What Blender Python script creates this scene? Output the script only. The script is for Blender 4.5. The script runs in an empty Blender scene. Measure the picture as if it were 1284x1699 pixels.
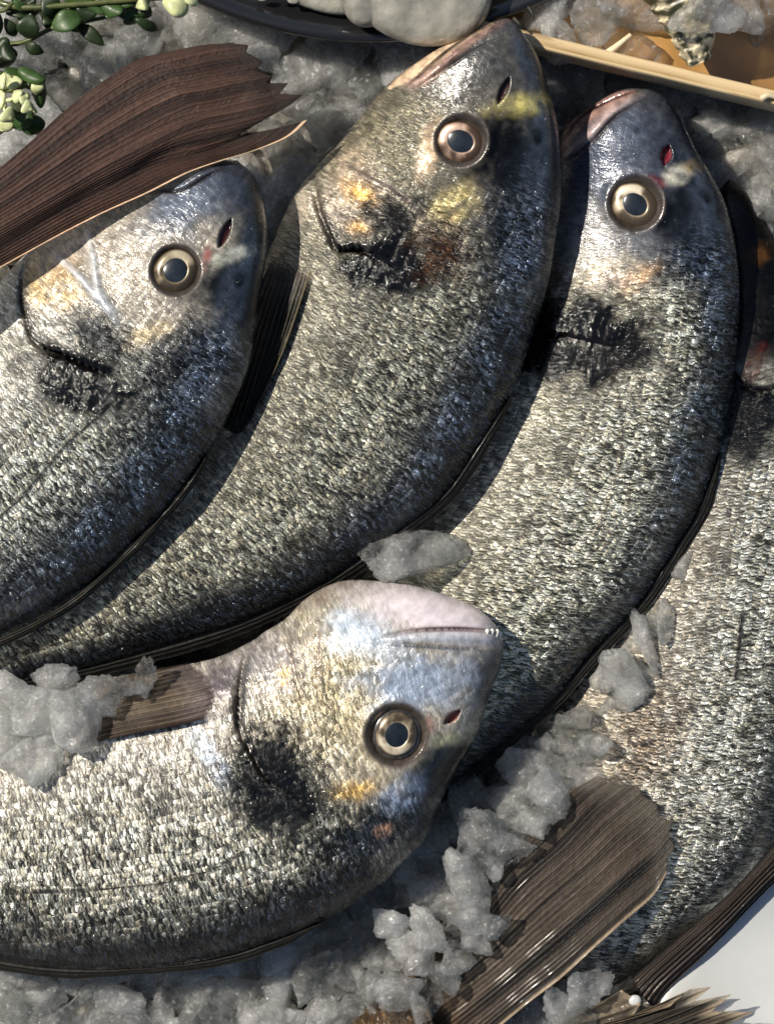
import bpy, bmesh, math, random
import numpy as np
from mathutils import Vector, Matrix

# ------------------------------------------------------------------ camera, light
S = 0.0002                      # metres per drawing unit
HC = 6000.0                     # camera height in drawing units
CX, CY = 642.0, 849.5
sc = bpy.context.scene
COL = sc.collection
rad = math.radians

cam_d = bpy.data.cameras.new('camera')
cam = bpy.data.objects.new('camera', cam_d); COL.objects.link(cam)
cam.location = (0, 0, HC * S)
cam_d.sensor_fit = 'VERTICAL'
cam_d.angle_y = 2 * math.atan(849.5 / HC)
cam_d.clip_start = 0.02; cam_d.clip_end = 50
sc.camera = cam

SUN_AZ = Vector((-0.86, 0.46))     # towards the sun, seen from above
SUN_EL = rad(47)
w = bpy.data.worlds.new('World'); sc.world = w; w.use_nodes = True
nt = w.node_tree; nt.nodes.clear()
sky = nt.nodes.new('ShaderNodeTexSky'); sky.sky_type = 'NISHITA'; sky.sun_disc = False
sky.sun_elevation = SUN_EL
sky.sun_rotation = math.atan2(SUN_AZ.x, SUN_AZ.y)
bg = nt.nodes.new('ShaderNodeBackground'); bg.inputs['Strength'].default_value = 0.065
wo = nt.nodes.new('ShaderNodeOutputWorld')
nt.links.new(sky.outputs[0], bg.inputs[0]); nt.links.new(bg.outputs[0], wo.inputs[0])
sd = bpy.data.lights.new('sun', 'SUN'); sd.energy = 5.0; sd.angle = rad(0.5); sd.color = (1.0, 0.93, 0.81)
sun = bpy.data.objects.new('sun', sd); COL.objects.link(sun)
to_sun = Vector((SUN_AZ.x * math.cos(SUN_EL), SUN_AZ.y * math.cos(SUN_EL), math.sin(SUN_EL)))
sun.rotation_euler = to_sun.to_track_quat('Z', 'Y').to_euler()
sun.location = (-1, -1, 1.5)
vs = sc.view_settings
vs.view_transform = 'Standard'; vs.look = 'None'; vs.exposure = 0.22; vs.gamma = 1.0
vs.use_curve_mapping = False
sc.cycles.max_bounces = 14; sc.cycles.transmission_bounces = 12; sc.cycles.glossy_bounces = 4
sc.cycles.diffuse_bounces = 3; sc.cycles.caustics_refractive = True; sc.cycles.caustics_reflective = False
sc.cycles.sample_clamp_indirect = 2.0; sc.cycles.blur_glossy = 1.0
sc.cycles.transparent_max_bounces = 14
sc.cycles.use_denoising = True

R = random.Random(7)

# ------------------------------------------------------------------ helpers
def s2l(r, g, b):
    f = lambda c: (c / 255 / 12.92) if c / 255 <= 0.04045 else ((c / 255 + 0.055) / 1.055) ** 2.4
    return (f(r), f(g), f(b))

def tag(o, label=None, cat=None, group=None, kind=None):
    if label: o['label'] = label
    if cat: o['category'] = cat
    if group: o['group'] = group
    if kind: o['kind'] = kind
    return o

def empty(name, loc=(0, 0, 0)):
    o = bpy.data.objects.new(name, None); COL.objects.link(o); o.location = loc
    o.empty_display_size = 0.01
    return o

def wpos(x, y, z):
    k = (HC - z) / HC
    return Vector(((x - CX) * k * S, (CY - y) * k * S, z * S))

def wpts(x, y, z, zn):
    """drawing coordinates -> metres, one uniform factor for a thing lying at nominal height zn"""
    k = (HC - zn) / HC
    return np.stack([(np.asarray(x) - CX) * k * S, (CY - np.asarray(y)) * k * S, np.asarray(z) * S], -1)

def mesh_obj(name, verts, faces, mat=None, parent=None, smooth=True, attrs=None, uv=None):
    me = bpy.data.meshes.new(name)
    verts = np.asarray(verts, dtype=np.float64)
    org = np.zeros(3)
    me.from_pydata(verts.tolist(), [], faces if isinstance(faces, list) else faces.tolist())
    if smooth: me.polygons.foreach_set('use_smooth', [True] * len(me.polygons))
    if attrs:
        for k, a in attrs.items():
            a = np.asarray(a, dtype=np.float32)
            if a.ndim == 2:
                at = me.attributes.new(k, 'FLOAT_COLOR', 'POINT')
                at.data.foreach_set('color', np.concatenate([a, np.ones((len(a), 1), np.float32)], 1).ravel())
            else:
                at = me.attributes.new(k, 'FLOAT', 'POINT'); at.data.foreach_set('value', a)
    if uv is not None:
        l = me.uv_layers.new(name='uv')
        idx = np.empty(len(me.loops), dtype=np.int32); me.loops.foreach_get('vertex_index', idx)
        l.data.foreach_set('uv', np.asarray(uv, dtype=np.float32)[idx].ravel())
    me.update()
    o = bpy.data.objects.new(name, me); COL.objects.link(o)
    if mat: me.materials.append(mat)
    if parent: o.parent = parent
    return o

def place_parent(o, root):
    """child built in world metres: keep it there under a root that sits elsewhere"""
    o.parent = root
    o.matrix_parent_inverse = Matrix.Translation(-root.location)

def spline(pts, n=400, even=True):
    p = np.asarray(pts, float)
    if len(p) == 2:
        t = np.linspace(0, 1, n)[:, None]; return p[0] * (1 - t) + p[1] * t
    q = np.vstack([2 * p[0] - p[1], p, 2 * p[-1] - p[-2]])
    out = []
    for i in range(1, len(q) - 2):
        t = np.linspace(0, 1, 24, endpoint=False)[:, None]
        a, b, c, d = q[i - 1], q[i], q[i + 1], q[i + 2]
        out.append(0.5 * (2 * b + (c - a) * t + (2 * a - 5 * b + 4 * c - d) * t ** 2 + (3 * b - a - 3 * c + d) * t ** 3))
    out = np.vstack(out + [p[-1:]])
    return resample(out, n)

def resample(p, n):
    p = np.asarray(p, float)
    d = np.concatenate([[0], np.cumsum(np.linalg.norm(np.diff(p, axis=0), axis=1))])
    u = np.linspace(0, d[-1], n) if np.isscalar(n) else np.asarray(n) * d[-1]
    return np.stack([np.interp(u, d, p[:, k]) for k in range(p.shape[1])], -1)

def _hash(ix, iy, seed):
    h = (ix.astype(np.int64) * 374761393 + iy.astype(np.int64) * 668265263 + seed * 1274126177) & 0xffffffff
    h = ((h ^ (h >> 13)) * 1274126177) & 0xffffffff
    h = h ^ (h >> 16)
    return (h & 0xffff) / 65535.0

def vnoise(x, y, sc_, seed=0):
    x = np.asarray(x, float) / sc_; y = np.asarray(y, float) / sc_
    x, y = x * .819 - y * .574, x * .574 + y * .819
    ix = np.floor(x); iy = np.floor(y); fx = x - ix; fy = y - iy
    fx = fx * fx * (3 - 2 * fx); fy = fy * fy * (3 - 2 * fy)
    a = _hash(ix, iy, seed); b = _hash(ix + 1, iy, seed); c = _hash(ix, iy + 1, seed); d = _hash(ix + 1, iy + 1, seed)
    return (a * (1 - fx) + b * fx) * (1 - fy) + (c * (1 - fx) + d * fx) * fy

def fbm(x, y, sc_, seed=0, oct=3):
    v = 0; a = 0.5; tot = 0
    for o in range(oct):
        v = v + a * vnoise(x, y, sc_ / 2 ** o, seed + 17 * o); tot += a; a *= 0.5
    return v / tot

def sstep(a, b, x):
    t = np.clip((x - a) / (b - a), 0, 1); return t * t * (3 - 2 * t)

def line_dist(x, y, pts, n=60):
    """distance to a polyline, signed side (+ = left of its direction in drawing space), parameter 0..1"""
    p = spline(pts, n)
    best = np.full(x.shape, 1e9); side = np.zeros(x.shape); par = np.zeros(x.shape)
    for i in range(n - 1):
        a, b = p[i], p[i + 1]; d = b - a; L2 = d @ d + 1e-9
        t = np.clip(((x - a[0]) * d[0] + (y - a[1]) * d[1]) / L2, 0, 1)
        dx = x - a[0] - t * d[0]; dy = y - a[1] - t * d[1]
        dd = np.hypot(dx, dy); m = dd < best
        best = np.where(m, dd, best)
        side = np.where(m, np.sign(d[0] * dy - d[1] * dx), side)
        par = np.where(m, (i + t) / (n - 1), par)
    return best, side, par

def grid_faces(na, nb, wrap=False):
    i = np.arange(na - 1)[:, None]; j = np.arange(nb if wrap else nb - 1)[None, :]
    j2 = (j + 1) % nb
    a = i * nb + j; b = (i + 1) * nb + j; c = (i + 1) * nb + j2; d = i * nb + j2
    return np.stack([a + 0 * b, b, c, d], -1).reshape(-1, 4)

# ------------------------------------------------------------------ materials
def new_mat(name):
    m = bpy.data.materials.new(name); m.use_nodes = True
    n = m.node_tree; b = n.nodes['Principled BSDF']
    return m, n, b

def N(n, t, **kw):
    x = n.nodes.new(t)
    for k, v in kw.items():
        if k.startswith('i_'): x.inputs[k[2:]].default_value = v
        else: setattr(x, k, v)
    return x

def math_(n, op, a, b=None, clamp=False):
    x = n.nodes.new('ShaderNodeMath'); x.operation = op; x.use_clamp = clamp
    for i, v in enumerate((a, b)):
        if v is None: continue
        if isinstance(v, (int, float)): x.inputs[i].default_value = v
        else: n.links.new(v, x.inputs[i])
    return x.outputs[0]

def maprange(n, v, a, b, c, d):
    x = n.nodes.new('ShaderNodeMapRange'); n.links.new(v, x.inputs[0])
    for i, q in enumerate((a, b, c, d)): x.inputs[1 + i].default_value = q
    return x.outputs[0]

def simple(name, rgb, rough=0.5, metal=0.0, coat=0.0, spec=0.5, noise=None, bump=None, sss=0.0, trans=0.0, coords='Object'):
    """noise = (scale, amount); bump = (scale, strength, distance)"""
    m, n, b = new_mat(name)
    b.inputs['Base Color'].default_value = (*rgb, 1); b.inputs['Roughness'].default_value = rough
    b.inputs['Metallic'].default_value = metal; b.inputs['Coat Weight'].default_value = coat
    b.inputs['Coat Roughness'].default_value = 0.08
    b.inputs['Specular IOR Level'].default_value = spec
    if sss:
        b.inputs['Subsurface Weight'].default_value = sss; b.inputs['Subsurface Radius'].default_value = (1, .8, .6)
        b.inputs['Subsurface Scale'].default_value = 0.004
    tc = N(n, 'ShaderNodeTexCoord')
    if noise:
        t = N(n, 'ShaderNodeTexNoise'); t.inputs['Scale'].default_value = noise[0]; t.inputs['Detail'].default_value = 5
        n.links.new(tc.outputs[coords], t.inputs['Vector'])
        f = maprange(n, t.outputs[0], 0.3, 0.7, 1 - noise[1], 1 + noise[1])
        mx = N(n, 'ShaderNodeMix', data_type='RGBA', blend_type='MULTIPLY'); mx.inputs[0].default_value = 1
        mx.inputs[6].default_value = (*rgb, 1)
        cb = N(n, 'ShaderNodeCombineColor')
        for i in range(3): n.links.new(f, cb.inputs[i])
        n.links.new(cb.outputs[0], mx.inputs[7]); n.links.new(mx.outputs[2], b.inputs['Base Color'])
    if bump:
        t = N(n, 'ShaderNodeTexNoise'); t.inputs['Scale'].default_value = bump[0]; t.inputs['Detail'].default_value = 4
        n.links.new(tc.outputs[coords], t.inputs['Vector'])
        bp = N(n, 'ShaderNodeBump'); bp.inputs['Strength'].default_value = bump[1]; bp.inputs['Distance'].default_value = bump[2]
        n.links.new(t.outputs[0], bp.inputs['Height']); n.links.new(bp.outputs[0], b.inputs['Normal'])
    return m

def skin_material():
    m, n, b = new_mat('fish_skin'); L = n.links
    uv = N(n, 'ShaderNodeUVMap', uv_map='uv')
    col = N(n, 'ShaderNodeAttribute', attribute_name='col')
    rgh = N(n, 'ShaderNodeAttribute', attribute_name='rgh')
    scl = N(n, 'ShaderNodeAttribute', attribute_name='scl')
    met = N(n, 'ShaderNodeAttribute', attribute_name='met')
    S_ = scl.outputs['Fac']
    def mul(v, xyz):
        x = N(n, 'ShaderNodeVectorMath', operation='MULTIPLY'); L.new(v, x.inputs[0]); x.inputs[1].default_value = xyz; return x.outputs[0]
    def noise(v, scale, det=3, rough=.6):
        x = N(n, 'ShaderNodeTexNoise', noise_dimensions='2D'); x.inputs['Scale'].default_value = scale; x.inputs['Detail'].default_value = det
        x.inputs['Roughness'].default_value = rough; L.new(v, x.inputs['Vector']); return x
    def warp(v, scale, amt):
        nz = noise(v, scale, 2)
        off = N(n, 'ShaderNodeVectorMath', operation='SUBTRACT'); L.new(nz.outputs['Color'], off.inputs[0]); off.inputs[1].default_value = (.5, .5, .5)
        o2 = N(n, 'ShaderNodeVectorMath', operation='SCALE'); L.new(off.outputs[0], o2.inputs[0]); o2.inputs['Scale'].default_value = amt
        ad = N(n, 'ShaderNodeVectorMath', operation='ADD'); L.new(v, ad.inputs[0]); L.new(o2.outputs[0], ad.inputs[1]); return ad.outputs[0]
    bmp = N(n, 'ShaderNodeAttribute', attribute_name='bmp')
    w1 = warp(uv.outputs[0], 2.2, .14)
    w2 = warp(w1, 8.0, .045)
    sx = N(n, 'ShaderNodeSeparateXYZ'); L.new(w2, sx.inputs[0])
    a_ = math_(n, 'MULTIPLY', sx.outputs[0], 17.5); b_ = math_(n, 'MULTIPLY', sx.outputs[1], 8.3)
    j = math_(n, 'FLOOR', b_)
    dv = math_(n, 'SUBTRACT', math_(n, 'SUBTRACT', b_, j), .5)
    q = math_(n, 'ADD', a_, math_(n, 'MULTIPLY', math_(n, 'MODULO', j, 2.0), .5))
    q = math_(n, 'ADD', q, math_(n, 'MULTIPLY', math_(n, 'MULTIPLY', dv, dv), 1.7))
    i_ = math_(n, 'FLOOR', q); du = math_(n, 'SUBTRACT', q, i_)
    cx = N(n, 'ShaderNodeCombineXYZ'); L.new(i_, cx.inputs[0]); L.new(j, cx.inputs[1])
    wn = N(n, 'ShaderNodeTexWhiteNoise', noise_dimensions='2D'); L.new(cx.outputs[0], wn.inputs['Vector'])
    sepc = N(n, 'ShaderNodeSeparateColor'); L.new(wn.outputs['Color'], sepc.inputs[0])
    rnd, rnd2, rnd3 = sepc.outputs[0], sepc.outputs[1], sepc.outputs[2]
    arc_ = maprange(n, du, 0.0, .55, 0.0, 1.0)
    st = noise(mul(w1, (22.0, 5.8, 1)), 1.0, 3, .62)           # streaks across the body
    big = noise(uv.outputs[0], 1.5, 3, .6)                     # duller and brighter areas
    val = math_(n, 'ADD', math_(n, 'MULTIPLY', arc_, .42), math_(n, 'MULTIPLY', math_(n, 'SUBTRACT', st.outputs[0], .5), 2.4))
    val = math_(n, 'ADD', val, math_(n, 'MULTIPLY', math_(n, 'SUBTRACT', rnd, .5), .75))
    val = math_(n, 'ADD', val, math_(n, 'MULTIPLY', math_(n, 'SUBTRACT', big.outputs[0], .5), .6))
    p1 = maprange(n, val, -.30, 1.0, 0.0, 1.0)
    pat = maprange(n, math_(n, 'POWER', p1, 1.9), 0, 1, .05, 3.0)
    # head skin: fine mottling only
    n4 = noise(uv.outputs[0], 6.0, 4, .62)
    mott = math_(n, 'ADD', 1.0, math_(n, 'MULTIPLY', math_(n, 'SUBTRACT', maprange(n, n4.outputs[0], 0.3, 0.7, 0.5, 1.5), 1.0), math_(n, 'POWER', bmp.outputs['Fac'], .6)))
    fac = N(n, 'ShaderNodeMix', data_type='FLOAT'); L.new(S_, fac.inputs[0]); L.new(mott, fac.inputs[2]); L.new(pat, fac.inputs[3])
    cb = N(n, 'ShaderNodeCombineColor')
    for i in range(3): L.new(fac.outputs[0], cb.inputs[i])
    mx = N(n, 'ShaderNodeMix', data_type='RGBA', blend_type='MULTIPLY'); mx.inputs[0].default_value = 1
    L.new(col.outputs['Color'], mx.inputs[6]); L.new(cb.outputs[0], mx.inputs[7])
    mx2 = N(n, 'ShaderNodeMix', data_type='RGBA', blend_type='MULTIPLY')
    L.new(math_(n, 'MULTIPLY', S_, 0.55), mx2.inputs[0]); L.new(mx.outputs[2], mx2.inputs[6])
    rp = N(n, 'ShaderNodeValToRGB'); e = rp.color_ramp.elements
    e[0].color = (0.84, 0.96, 1.12, 1); e[1].color = (1.13, 1.04, 0.84, 1)
    L.new(rnd2, rp.inputs[0]); L.new(rp.outputs[0], mx2.inputs[7])
    L.new(mx2.outputs[2], b.inputs['Base Color'])
    L.new(math_(n, 'MULTIPLY', rgh.outputs['Fac'], maprange(n, rnd3, 0, 1, .55, 1.25)), b.inputs['Roughness'])
    L.new(met.outputs['Fac'], b.inputs['Metallic'])
    L.new(math_(n, 'MULTIPLY', bmp.outputs['Fac'], .5), b.inputs['Coat Weight']); b.inputs['Coat Roughness'].default_value = 0.10
    L.new(maprange(n, bmp.outputs['Fac'], 0, 1, .12, .5), b.inputs['Specular IOR Level'])
    # relief
    h = math_(n, 'ADD', math_(n, 'MULTIPLY', arc_, math_(n, 'ADD', .12, math_(n, 'MULTIPLY', rnd3, .5))), math_(n, 'MULTIPLY', st.outputs[0], 1.2))
    h = math_(n, 'ADD', h, math_(n, 'MULTIPLY', math_(n, 'MULTIPLY', dv, math_(n, 'SUBTRACT', rnd2, .5)), 1.0))
    h = math_(n, 'ADD', h, math_(n, 'MULTIPLY', math_(n, 'MULTIPLY', du, math_(n, 'SUBTRACT', rnd, .5)), 1.0))
    h = math_(n, 'MULTIPLY', h, S_)
    inv = math_(n, 'SUBTRACT', 1.0, S_)
    h = math_(n, 'ADD', h, math_(n, 'MULTIPLY', math_(n, 'MULTIPLY', n4.outputs[0], 0.22), inv))
    h = math_(n, 'MULTIPLY', h, bmp.outputs['Fac'])
    bp = N(n, 'ShaderNodeBump'); bp.inputs['Strength'].default_value = 0.9; bp.inputs['Distance'].default_value = 0.0016
    L.new(h, bp.inputs['Height']); L.new(bp.outputs[0], b.inputs['Normal'])
    L.new(bp.outputs[0], b.inputs['Coat Normal'])
    return m

def fin_material():
    m, n, b = new_mat('fin_membrane'); L = n.links
    uv = N(n, 'ShaderNodeUVMap', uv_map='uv')
    col = N(n, 'ShaderNodeAttribute', attribute_name='col')
    s1 = N(n, 'ShaderNodeVectorMath', operation='MULTIPLY'); L.new(uv.outputs[0], s1.inputs[0]); s1.inputs[1].default_value = (11, 9, 1)
    n1 = N(n, 'ShaderNodeTexNoise', noise_dimensions='2D'); n1.inputs['Scale'].default_value = 1; n1.inputs['Detail'].default_value = 4; n1.inputs['Roughness'].default_value = .7
    L.new(s1.outputs[0], n1.inputs['Vector'])
    s2 = N(n, 'ShaderNodeVectorMath', operation='MULTIPLY'); L.new(uv.outputs[0], s2.inputs[0]); s2.inputs[1].default_value = (1.4, 9, 1)
    n2 = N(n, 'ShaderNodeTexNoise', noise_dimensions='2D'); n2.inputs['Scale'].default_value = 1; n2.inputs['Detail'].default_value = 3
    L.new(s2.outputs[0], n2.inputs['Vector'])
    f = math_(n, 'MULTIPLY', maprange(n, n1.outputs[0], .3, .7, .8, 1.25), maprange(n, n2.outputs[0], .3, .7, .8, 1.2))
    cb = N(n, 'ShaderNodeCombineColor')
    for i in range(3): L.new(f, cb.inputs[i])
    mx = N(n, 'ShaderNodeMix', data_type='RGBA', blend_type='MULTIPLY'); mx.inputs[0].default_value = 1
    L.new(col.outputs['Color'], mx.inputs[6]); L.new(cb.outputs[0], mx.inputs[7]); L.new(mx.outputs[2], b.inputs['Base Color'])
    b.inputs['Roughness'].default_value = 0.5; b.inputs['Coat Weight'].default_value = 0.12; b.inputs['Coat Roughness'].default_value = .12; b.inputs['Specular IOR Level'].default_value = .3
    alp = N(n, 'ShaderNodeAttribute', attribute_name='alp')
    tl = N(n, 'ShaderNodeBsdfTranslucent'); tin = N(n, 'ShaderNodeMix', data_type='RGBA', blend_type='MULTIPLY'); tin.inputs[0].default_value = 1
    L.new(mx.outputs[2], tin.inputs[6]); tin.inputs[7].default_value = (2.2, 1.7, 1.4, 1); L.new(tin.outputs[2], tl.inputs[0])
    m1 = N(n, 'ShaderNodeMixShader'); m1.inputs[0].default_value = .28; L.new(b.outputs[0], m1.inputs[1]); L.new(tl.outputs[0], m1.inputs[2])
    tp = N(n, 'ShaderNodeBsdfTransparent'); m2 = N(n, 'ShaderNodeMixShader'); L.new(alp.outputs['Fac'], m2.inputs[0]); L.new(tp.outputs[0], m2.inputs[1]); L.new(m1.outputs[0], m2.inputs[2])
    L.new(m2.outputs[0], n.nodes['Material Output'].inputs['Surface'])
    h = math_(n, 'ADD', math_(n, 'MULTIPLY', n1.outputs[0], 0.9), math_(n, 'MULTIPLY', n2.outputs[0], .4))
    bp = N(n, 'ShaderNodeBump'); bp.inputs['Strength'].default_value = 0.7; bp.inputs['Distance'].default_value = 0.0008
    L.new(h, bp.inputs['Height']); L.new(bp.outputs[0], b.inputs['Normal'])
    return m

def ice_material(name, rgb, milk, rough=.05, white=.35):
    """wet crushed ice: clear body with milky clouds and white cracks in it, brighter where one looks along the rim"""
    m, n, b = new_mat(name); L = n.links
    out = n.nodes['Material Output']
    oi = N(n, 'ShaderNodeObjectInfo'); ge = N(n, 'ShaderNodeNewGeometry')
    ad = N(n, 'ShaderNodeVectorMath', operation='SCALE'); L.new(ge.outputs['Position'], ad.inputs[0]); ad.inputs['Scale'].default_value = 100
    def noise(sc_, det, ro=.6):
        x = N(n, 'ShaderNodeTexNoise'); x.inputs['Scale'].default_value = sc_; x.inputs['Detail'].default_value = det; x.inputs['Roughness'].default_value = ro
        L.new(ad.outputs[0], x.inputs['Vector']); return x.outputs[0]
    n1 = noise(.9, 3); n2 = noise(2.4, 2, .5); n3 = noise(7, 4, .65)
    b.inputs['Base Color'].default_value = (*rgb, 1)
    b.inputs['IOR'].default_value = 1.4; b.inputs['Specular IOR Level'].default_value = .8
    b.inputs['Subsurface Weight'].default_value = 1; b.inputs['Subsurface Radius'].default_value = (1, 1, 1); b.inputs['Subsurface Scale'].default_value = .010
    b.inputs['Coat Weight'].default_value = 1; b.inputs['Coat Roughness'].default_value = .04
    b.inputs['Roughness'].default_value = .18
    h = math_(n, 'ADD', n2, math_(n, 'MULTIPLY', n3, .16))
    bp = N(n, 'ShaderNodeBump'); bp.inputs['Strength'].default_value = 1.0; bp.inputs['Distance'].default_value = .0030
    L.new(h, bp.inputs['Height']); L.new(bp.outputs[0], b.inputs['Normal']); L.new(bp.outputs[0], b.inputs['Coat Normal'])
    gs = N(n, 'ShaderNodeBsdfGlass'); gs.inputs['IOR'].default_value = 1.36; gs.inputs['Color'].default_value = (.98, .985, .98, 1)
    gs.inputs['Roughness'].default_value = rough; L.new(bp.outputs[0], gs.inputs['Normal'])
    tr = N(n, 'ShaderNodeBsdfTransparent'); tr.inputs[0].default_value = (.96, .97, .96, 1)
    g2 = N(n, 'ShaderNodeMixShader'); g2.inputs[0].default_value = .65; L.new(tr.outputs[0], g2.inputs[1]); L.new(gs.outputs[0], g2.inputs[2])
    lw = N(n, 'ShaderNodeLayerWeight'); lw.inputs['Blend'].default_value = .5
    f = math_(n, 'ADD', milk, math_(n, 'MULTIPLY', math_(n, 'SUBTRACT', oi.outputs['Random'], .5), .25))
    f = math_(n, 'ADD', f, maprange(n, n1, .35, .65, -.10, .12))
    f = math_(n, 'ADD', f, maprange(n, n3, .58, .72, 0.0, white))            # white specks
    f = math_(n, 'ADD', f, math_(n, 'MULTIPLY', math_(n, 'POWER', lw.outputs['Facing'], 3.0), .45), clamp=True)
    mx = N(n, 'ShaderNodeMixShader'); L.new(f, mx.inputs[0]); L.new(g2.outputs[0], mx.inputs[1]); L.new(b.outputs[0], mx.inputs[2])
    L.new(mx.outputs[0], out.inputs['Surface'])
    return m

M_SKIN = skin_material()
M_FIN = fin_material()
M_ICE = ice_material('ice', (.78, .78, .76), .15)
M_CLEAR = ice_material('clear_ice', (.95, .96, .96), .08, .02)
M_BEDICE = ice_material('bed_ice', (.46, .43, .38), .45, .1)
M_COUNTER = simple('counter_metal', (.10, .085, .07), .5, noise=(30, .5))

# ------------------------------------------------------------------ setting: counter and ice bed
def counter():
    n = 60
    x = np.linspace(-4200, 5400, n); y = np.linspace(-4200, 5600, n)
    X, Y = np.meshgrid(x, y, indexing='ij')
    Z = 6 * fbm(X, Y, 700, 3)
    o = mesh_obj('ground', wpts(X.ravel(), Y.ravel(), Z.ravel(), 0), grid_faces(n, n)[:, ::-1], M_COUNTER)
    tag(o, kind='structure')
counter()

def ico(sub):
    bm = bmesh.new(); bmesh.ops.create_icosphere(bm, subdivisions=sub, radius=1)
    v = np.array([q.co[:] for q in bm.verts]); f = [[q.index for q in fc.verts] for fc in bm.faces]
    bm.free(); return v, f
ICO5, FICO5 = ico(5); ICO4, FICO4 = ico(4); ICO3, FICO3 = ico(3)

def noise3(v, rs, freq, k=14):
    d = rs.normal(size=(k, 3)); d /= np.linalg.norm(d, axis=1)[:, None]
    ph = rs.uniform(0, 6.28, k); fr = freq * rs.uniform(.6, 1.6, k)
    return np.sin(v @ (d * fr[:, None]).T + ph).mean(1) * 1.8

def chunk_verts(seed, base=ICO5, jag=1.0):
    rs = np.random.RandomState(seed)
    k = rs.randint(8, 13)
    nrm = rs.normal(size=(k, 3)); nrm /= np.linalg.norm(nrm, axis=1)[:, None]
    hh = rs.uniform(.55, 1.0, k)
    dots = base @ nrm.T
    rr = np.where(dots > .15, hh / np.maximum(dots, .15), 3.0)
    p = 60.0
    r = (np.sum(rr ** -p, 1) + 1.45 ** -p) ** (-1 / p)
    v = base * r[:, None]
    r2 = 1 + jag * (.17 * noise3(v, rs, 2.8) + .17 * np.abs(noise3(v, rs, 5.5)) + .10 * np.abs(noise3(v, rs, 12)) + .03 * noise3(v, rs, 26) - .08)
    v = v * r2[:, None]
    return v

CHUNKS = []
for k in range(18):
    me = bpy.data.meshes.new('ice_chunk')
    me.from_pydata(chunk_verts(100 + k).tolist(), [], FICO5)
    me.polygons.foreach_set('use_smooth', [True] * len(me.polygons)); me.materials.append(M_ICE); me.set_sharp_from_angle(angle=rad(40))
    CHUNKS.append(me)
CLEARS = []
for k in range(6):
    me = bpy.data.meshes.new('ice_chunk')
    me.from_pydata(chunk_verts(300 + k, jag=1.6).tolist(), [], FICO5)
    me.polygons.foreach_set('use_smooth', [True] * len(me.polygons)); me.materials.append(M_CLEAR); me.set_sharp_from_angle(angle=rad(40))
    CLEARS.append(me)

def chunk(x, y, z, rx, ry, rz, rot, label, group=None, clear=False, name='ice_chunk', tilt=.35):
    me = R.choice(CLEARS if clear else CHUNKS)
    o = bpy.data.objects.new(name, me); COL.objects.link(o)
    o.location = wpos(x, y, z); o.scale = (rx * S, ry * S, rz * S)
    o.rotation_euler = (R.uniform(-tilt, tilt), R.uniform(-tilt, tilt), -rad(rot))
    tag(o, label, 'ice', group)
    return o

def crushed_bed():
    """the mass of small crushed ice that fills the bed below everything"""
    rs = np.random.RandomState(5)
    V = []; F = []; off = 0
    lib = [chunk_verts(500 + k, ICO3) for k in range(8)]
    base = np.array(FICO3)
    step = 78
    for gx in np.arange(-350, 1650, step):
        for gy in np.arange(-300, 2000, step):
            for layer, z0 in ((0, 30), (1, 62)):
                x = gx + rs.uniform(-34, 34) + layer * 39; y = gy + rs.uniform(-34, 34) + layer * 39
                s = rs.uniform(36, 56); z = z0 + rs.uniform(-14, 14)
                v = lib[rs.randint(8)]
                a = rs.uniform(0, 6.28); c, q = math.cos(a), math.sin(a)
                M = np.array([[c, -q, 0], [q, c, 0], [0, 0, 1]])
                v = (v @ M.T) * [s, s * rs.uniform(.7, 1), s * rs.uniform(.5, .8)]
                V.append(wpts(x + v[:, 0], y + v[:, 1], z + v[:, 2], 60)); F.append(base + off); off += len(v)
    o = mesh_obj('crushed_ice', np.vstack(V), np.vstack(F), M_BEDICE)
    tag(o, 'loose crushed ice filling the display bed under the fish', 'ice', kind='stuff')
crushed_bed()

# ------------------------------------------------------------------ fish
class Fish:
    pass

def paint(f, rgb, mask, sclv=None, rgh=None, met=None, bmp=None):
    m = np.clip(mask, 0, 1)
    if bmp is not None: f.bmp += (bmp - f.bmp) * m
    f.col += (np.array(s2l(*rgb))[None] - f.col) * m[:, None]
    if sclv is not None: f.scl += (sclv - f.scl) * m
    if rgh is not None: f.rgh += (rgh - f.rgh) * m
    if met is not None: f.met += (met - f.met) * m

def blob(f, cx, cy, rx, ry, rot=0, soft=.75, rag=.4, seed=1, rsz=30, full=False):
    a = rad(rot); c, s = math.cos(a), math.sin(a)
    dx, dy = f.x - cx, f.y - cy
    u = (dx * c + dy * s) / rx; v = (-dx * s + dy * c) / ry
    d = np.hypot(u, v) + rag * (fbm(f.x, f.y, rsz, seed + int(cx)) - .5) * 2 + rag * .6 * (fbm(f.x, f.y, 9, seed + 5) - .5) * 2
    m = (1 - sstep(1 - soft, 1 + soft * .7, d)) * f.top
    if not full: m = m * np.clip(-.15 + 1.7 * fbm(f.x, f.y, 15, seed + 40), 0, 1) * .9
    return m

def band(f, pts, wdt, soft=.6, seed=3, rag=.3, taper=True):
    d, s, p = line_dist(f.x, f.y, pts)
    ww = wdt * (np.clip(np.sin(np.pi * np.clip(p, .02, .98)), 0, 1) ** .5 if taper else 1)
    q = d / np.maximum(ww, .5) + rag * (fbm(f.x, f.y, 20, seed) - .5) * 2
    return (1 - sstep(1 - soft, 1 + soft * .6, q)) * f.top

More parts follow.
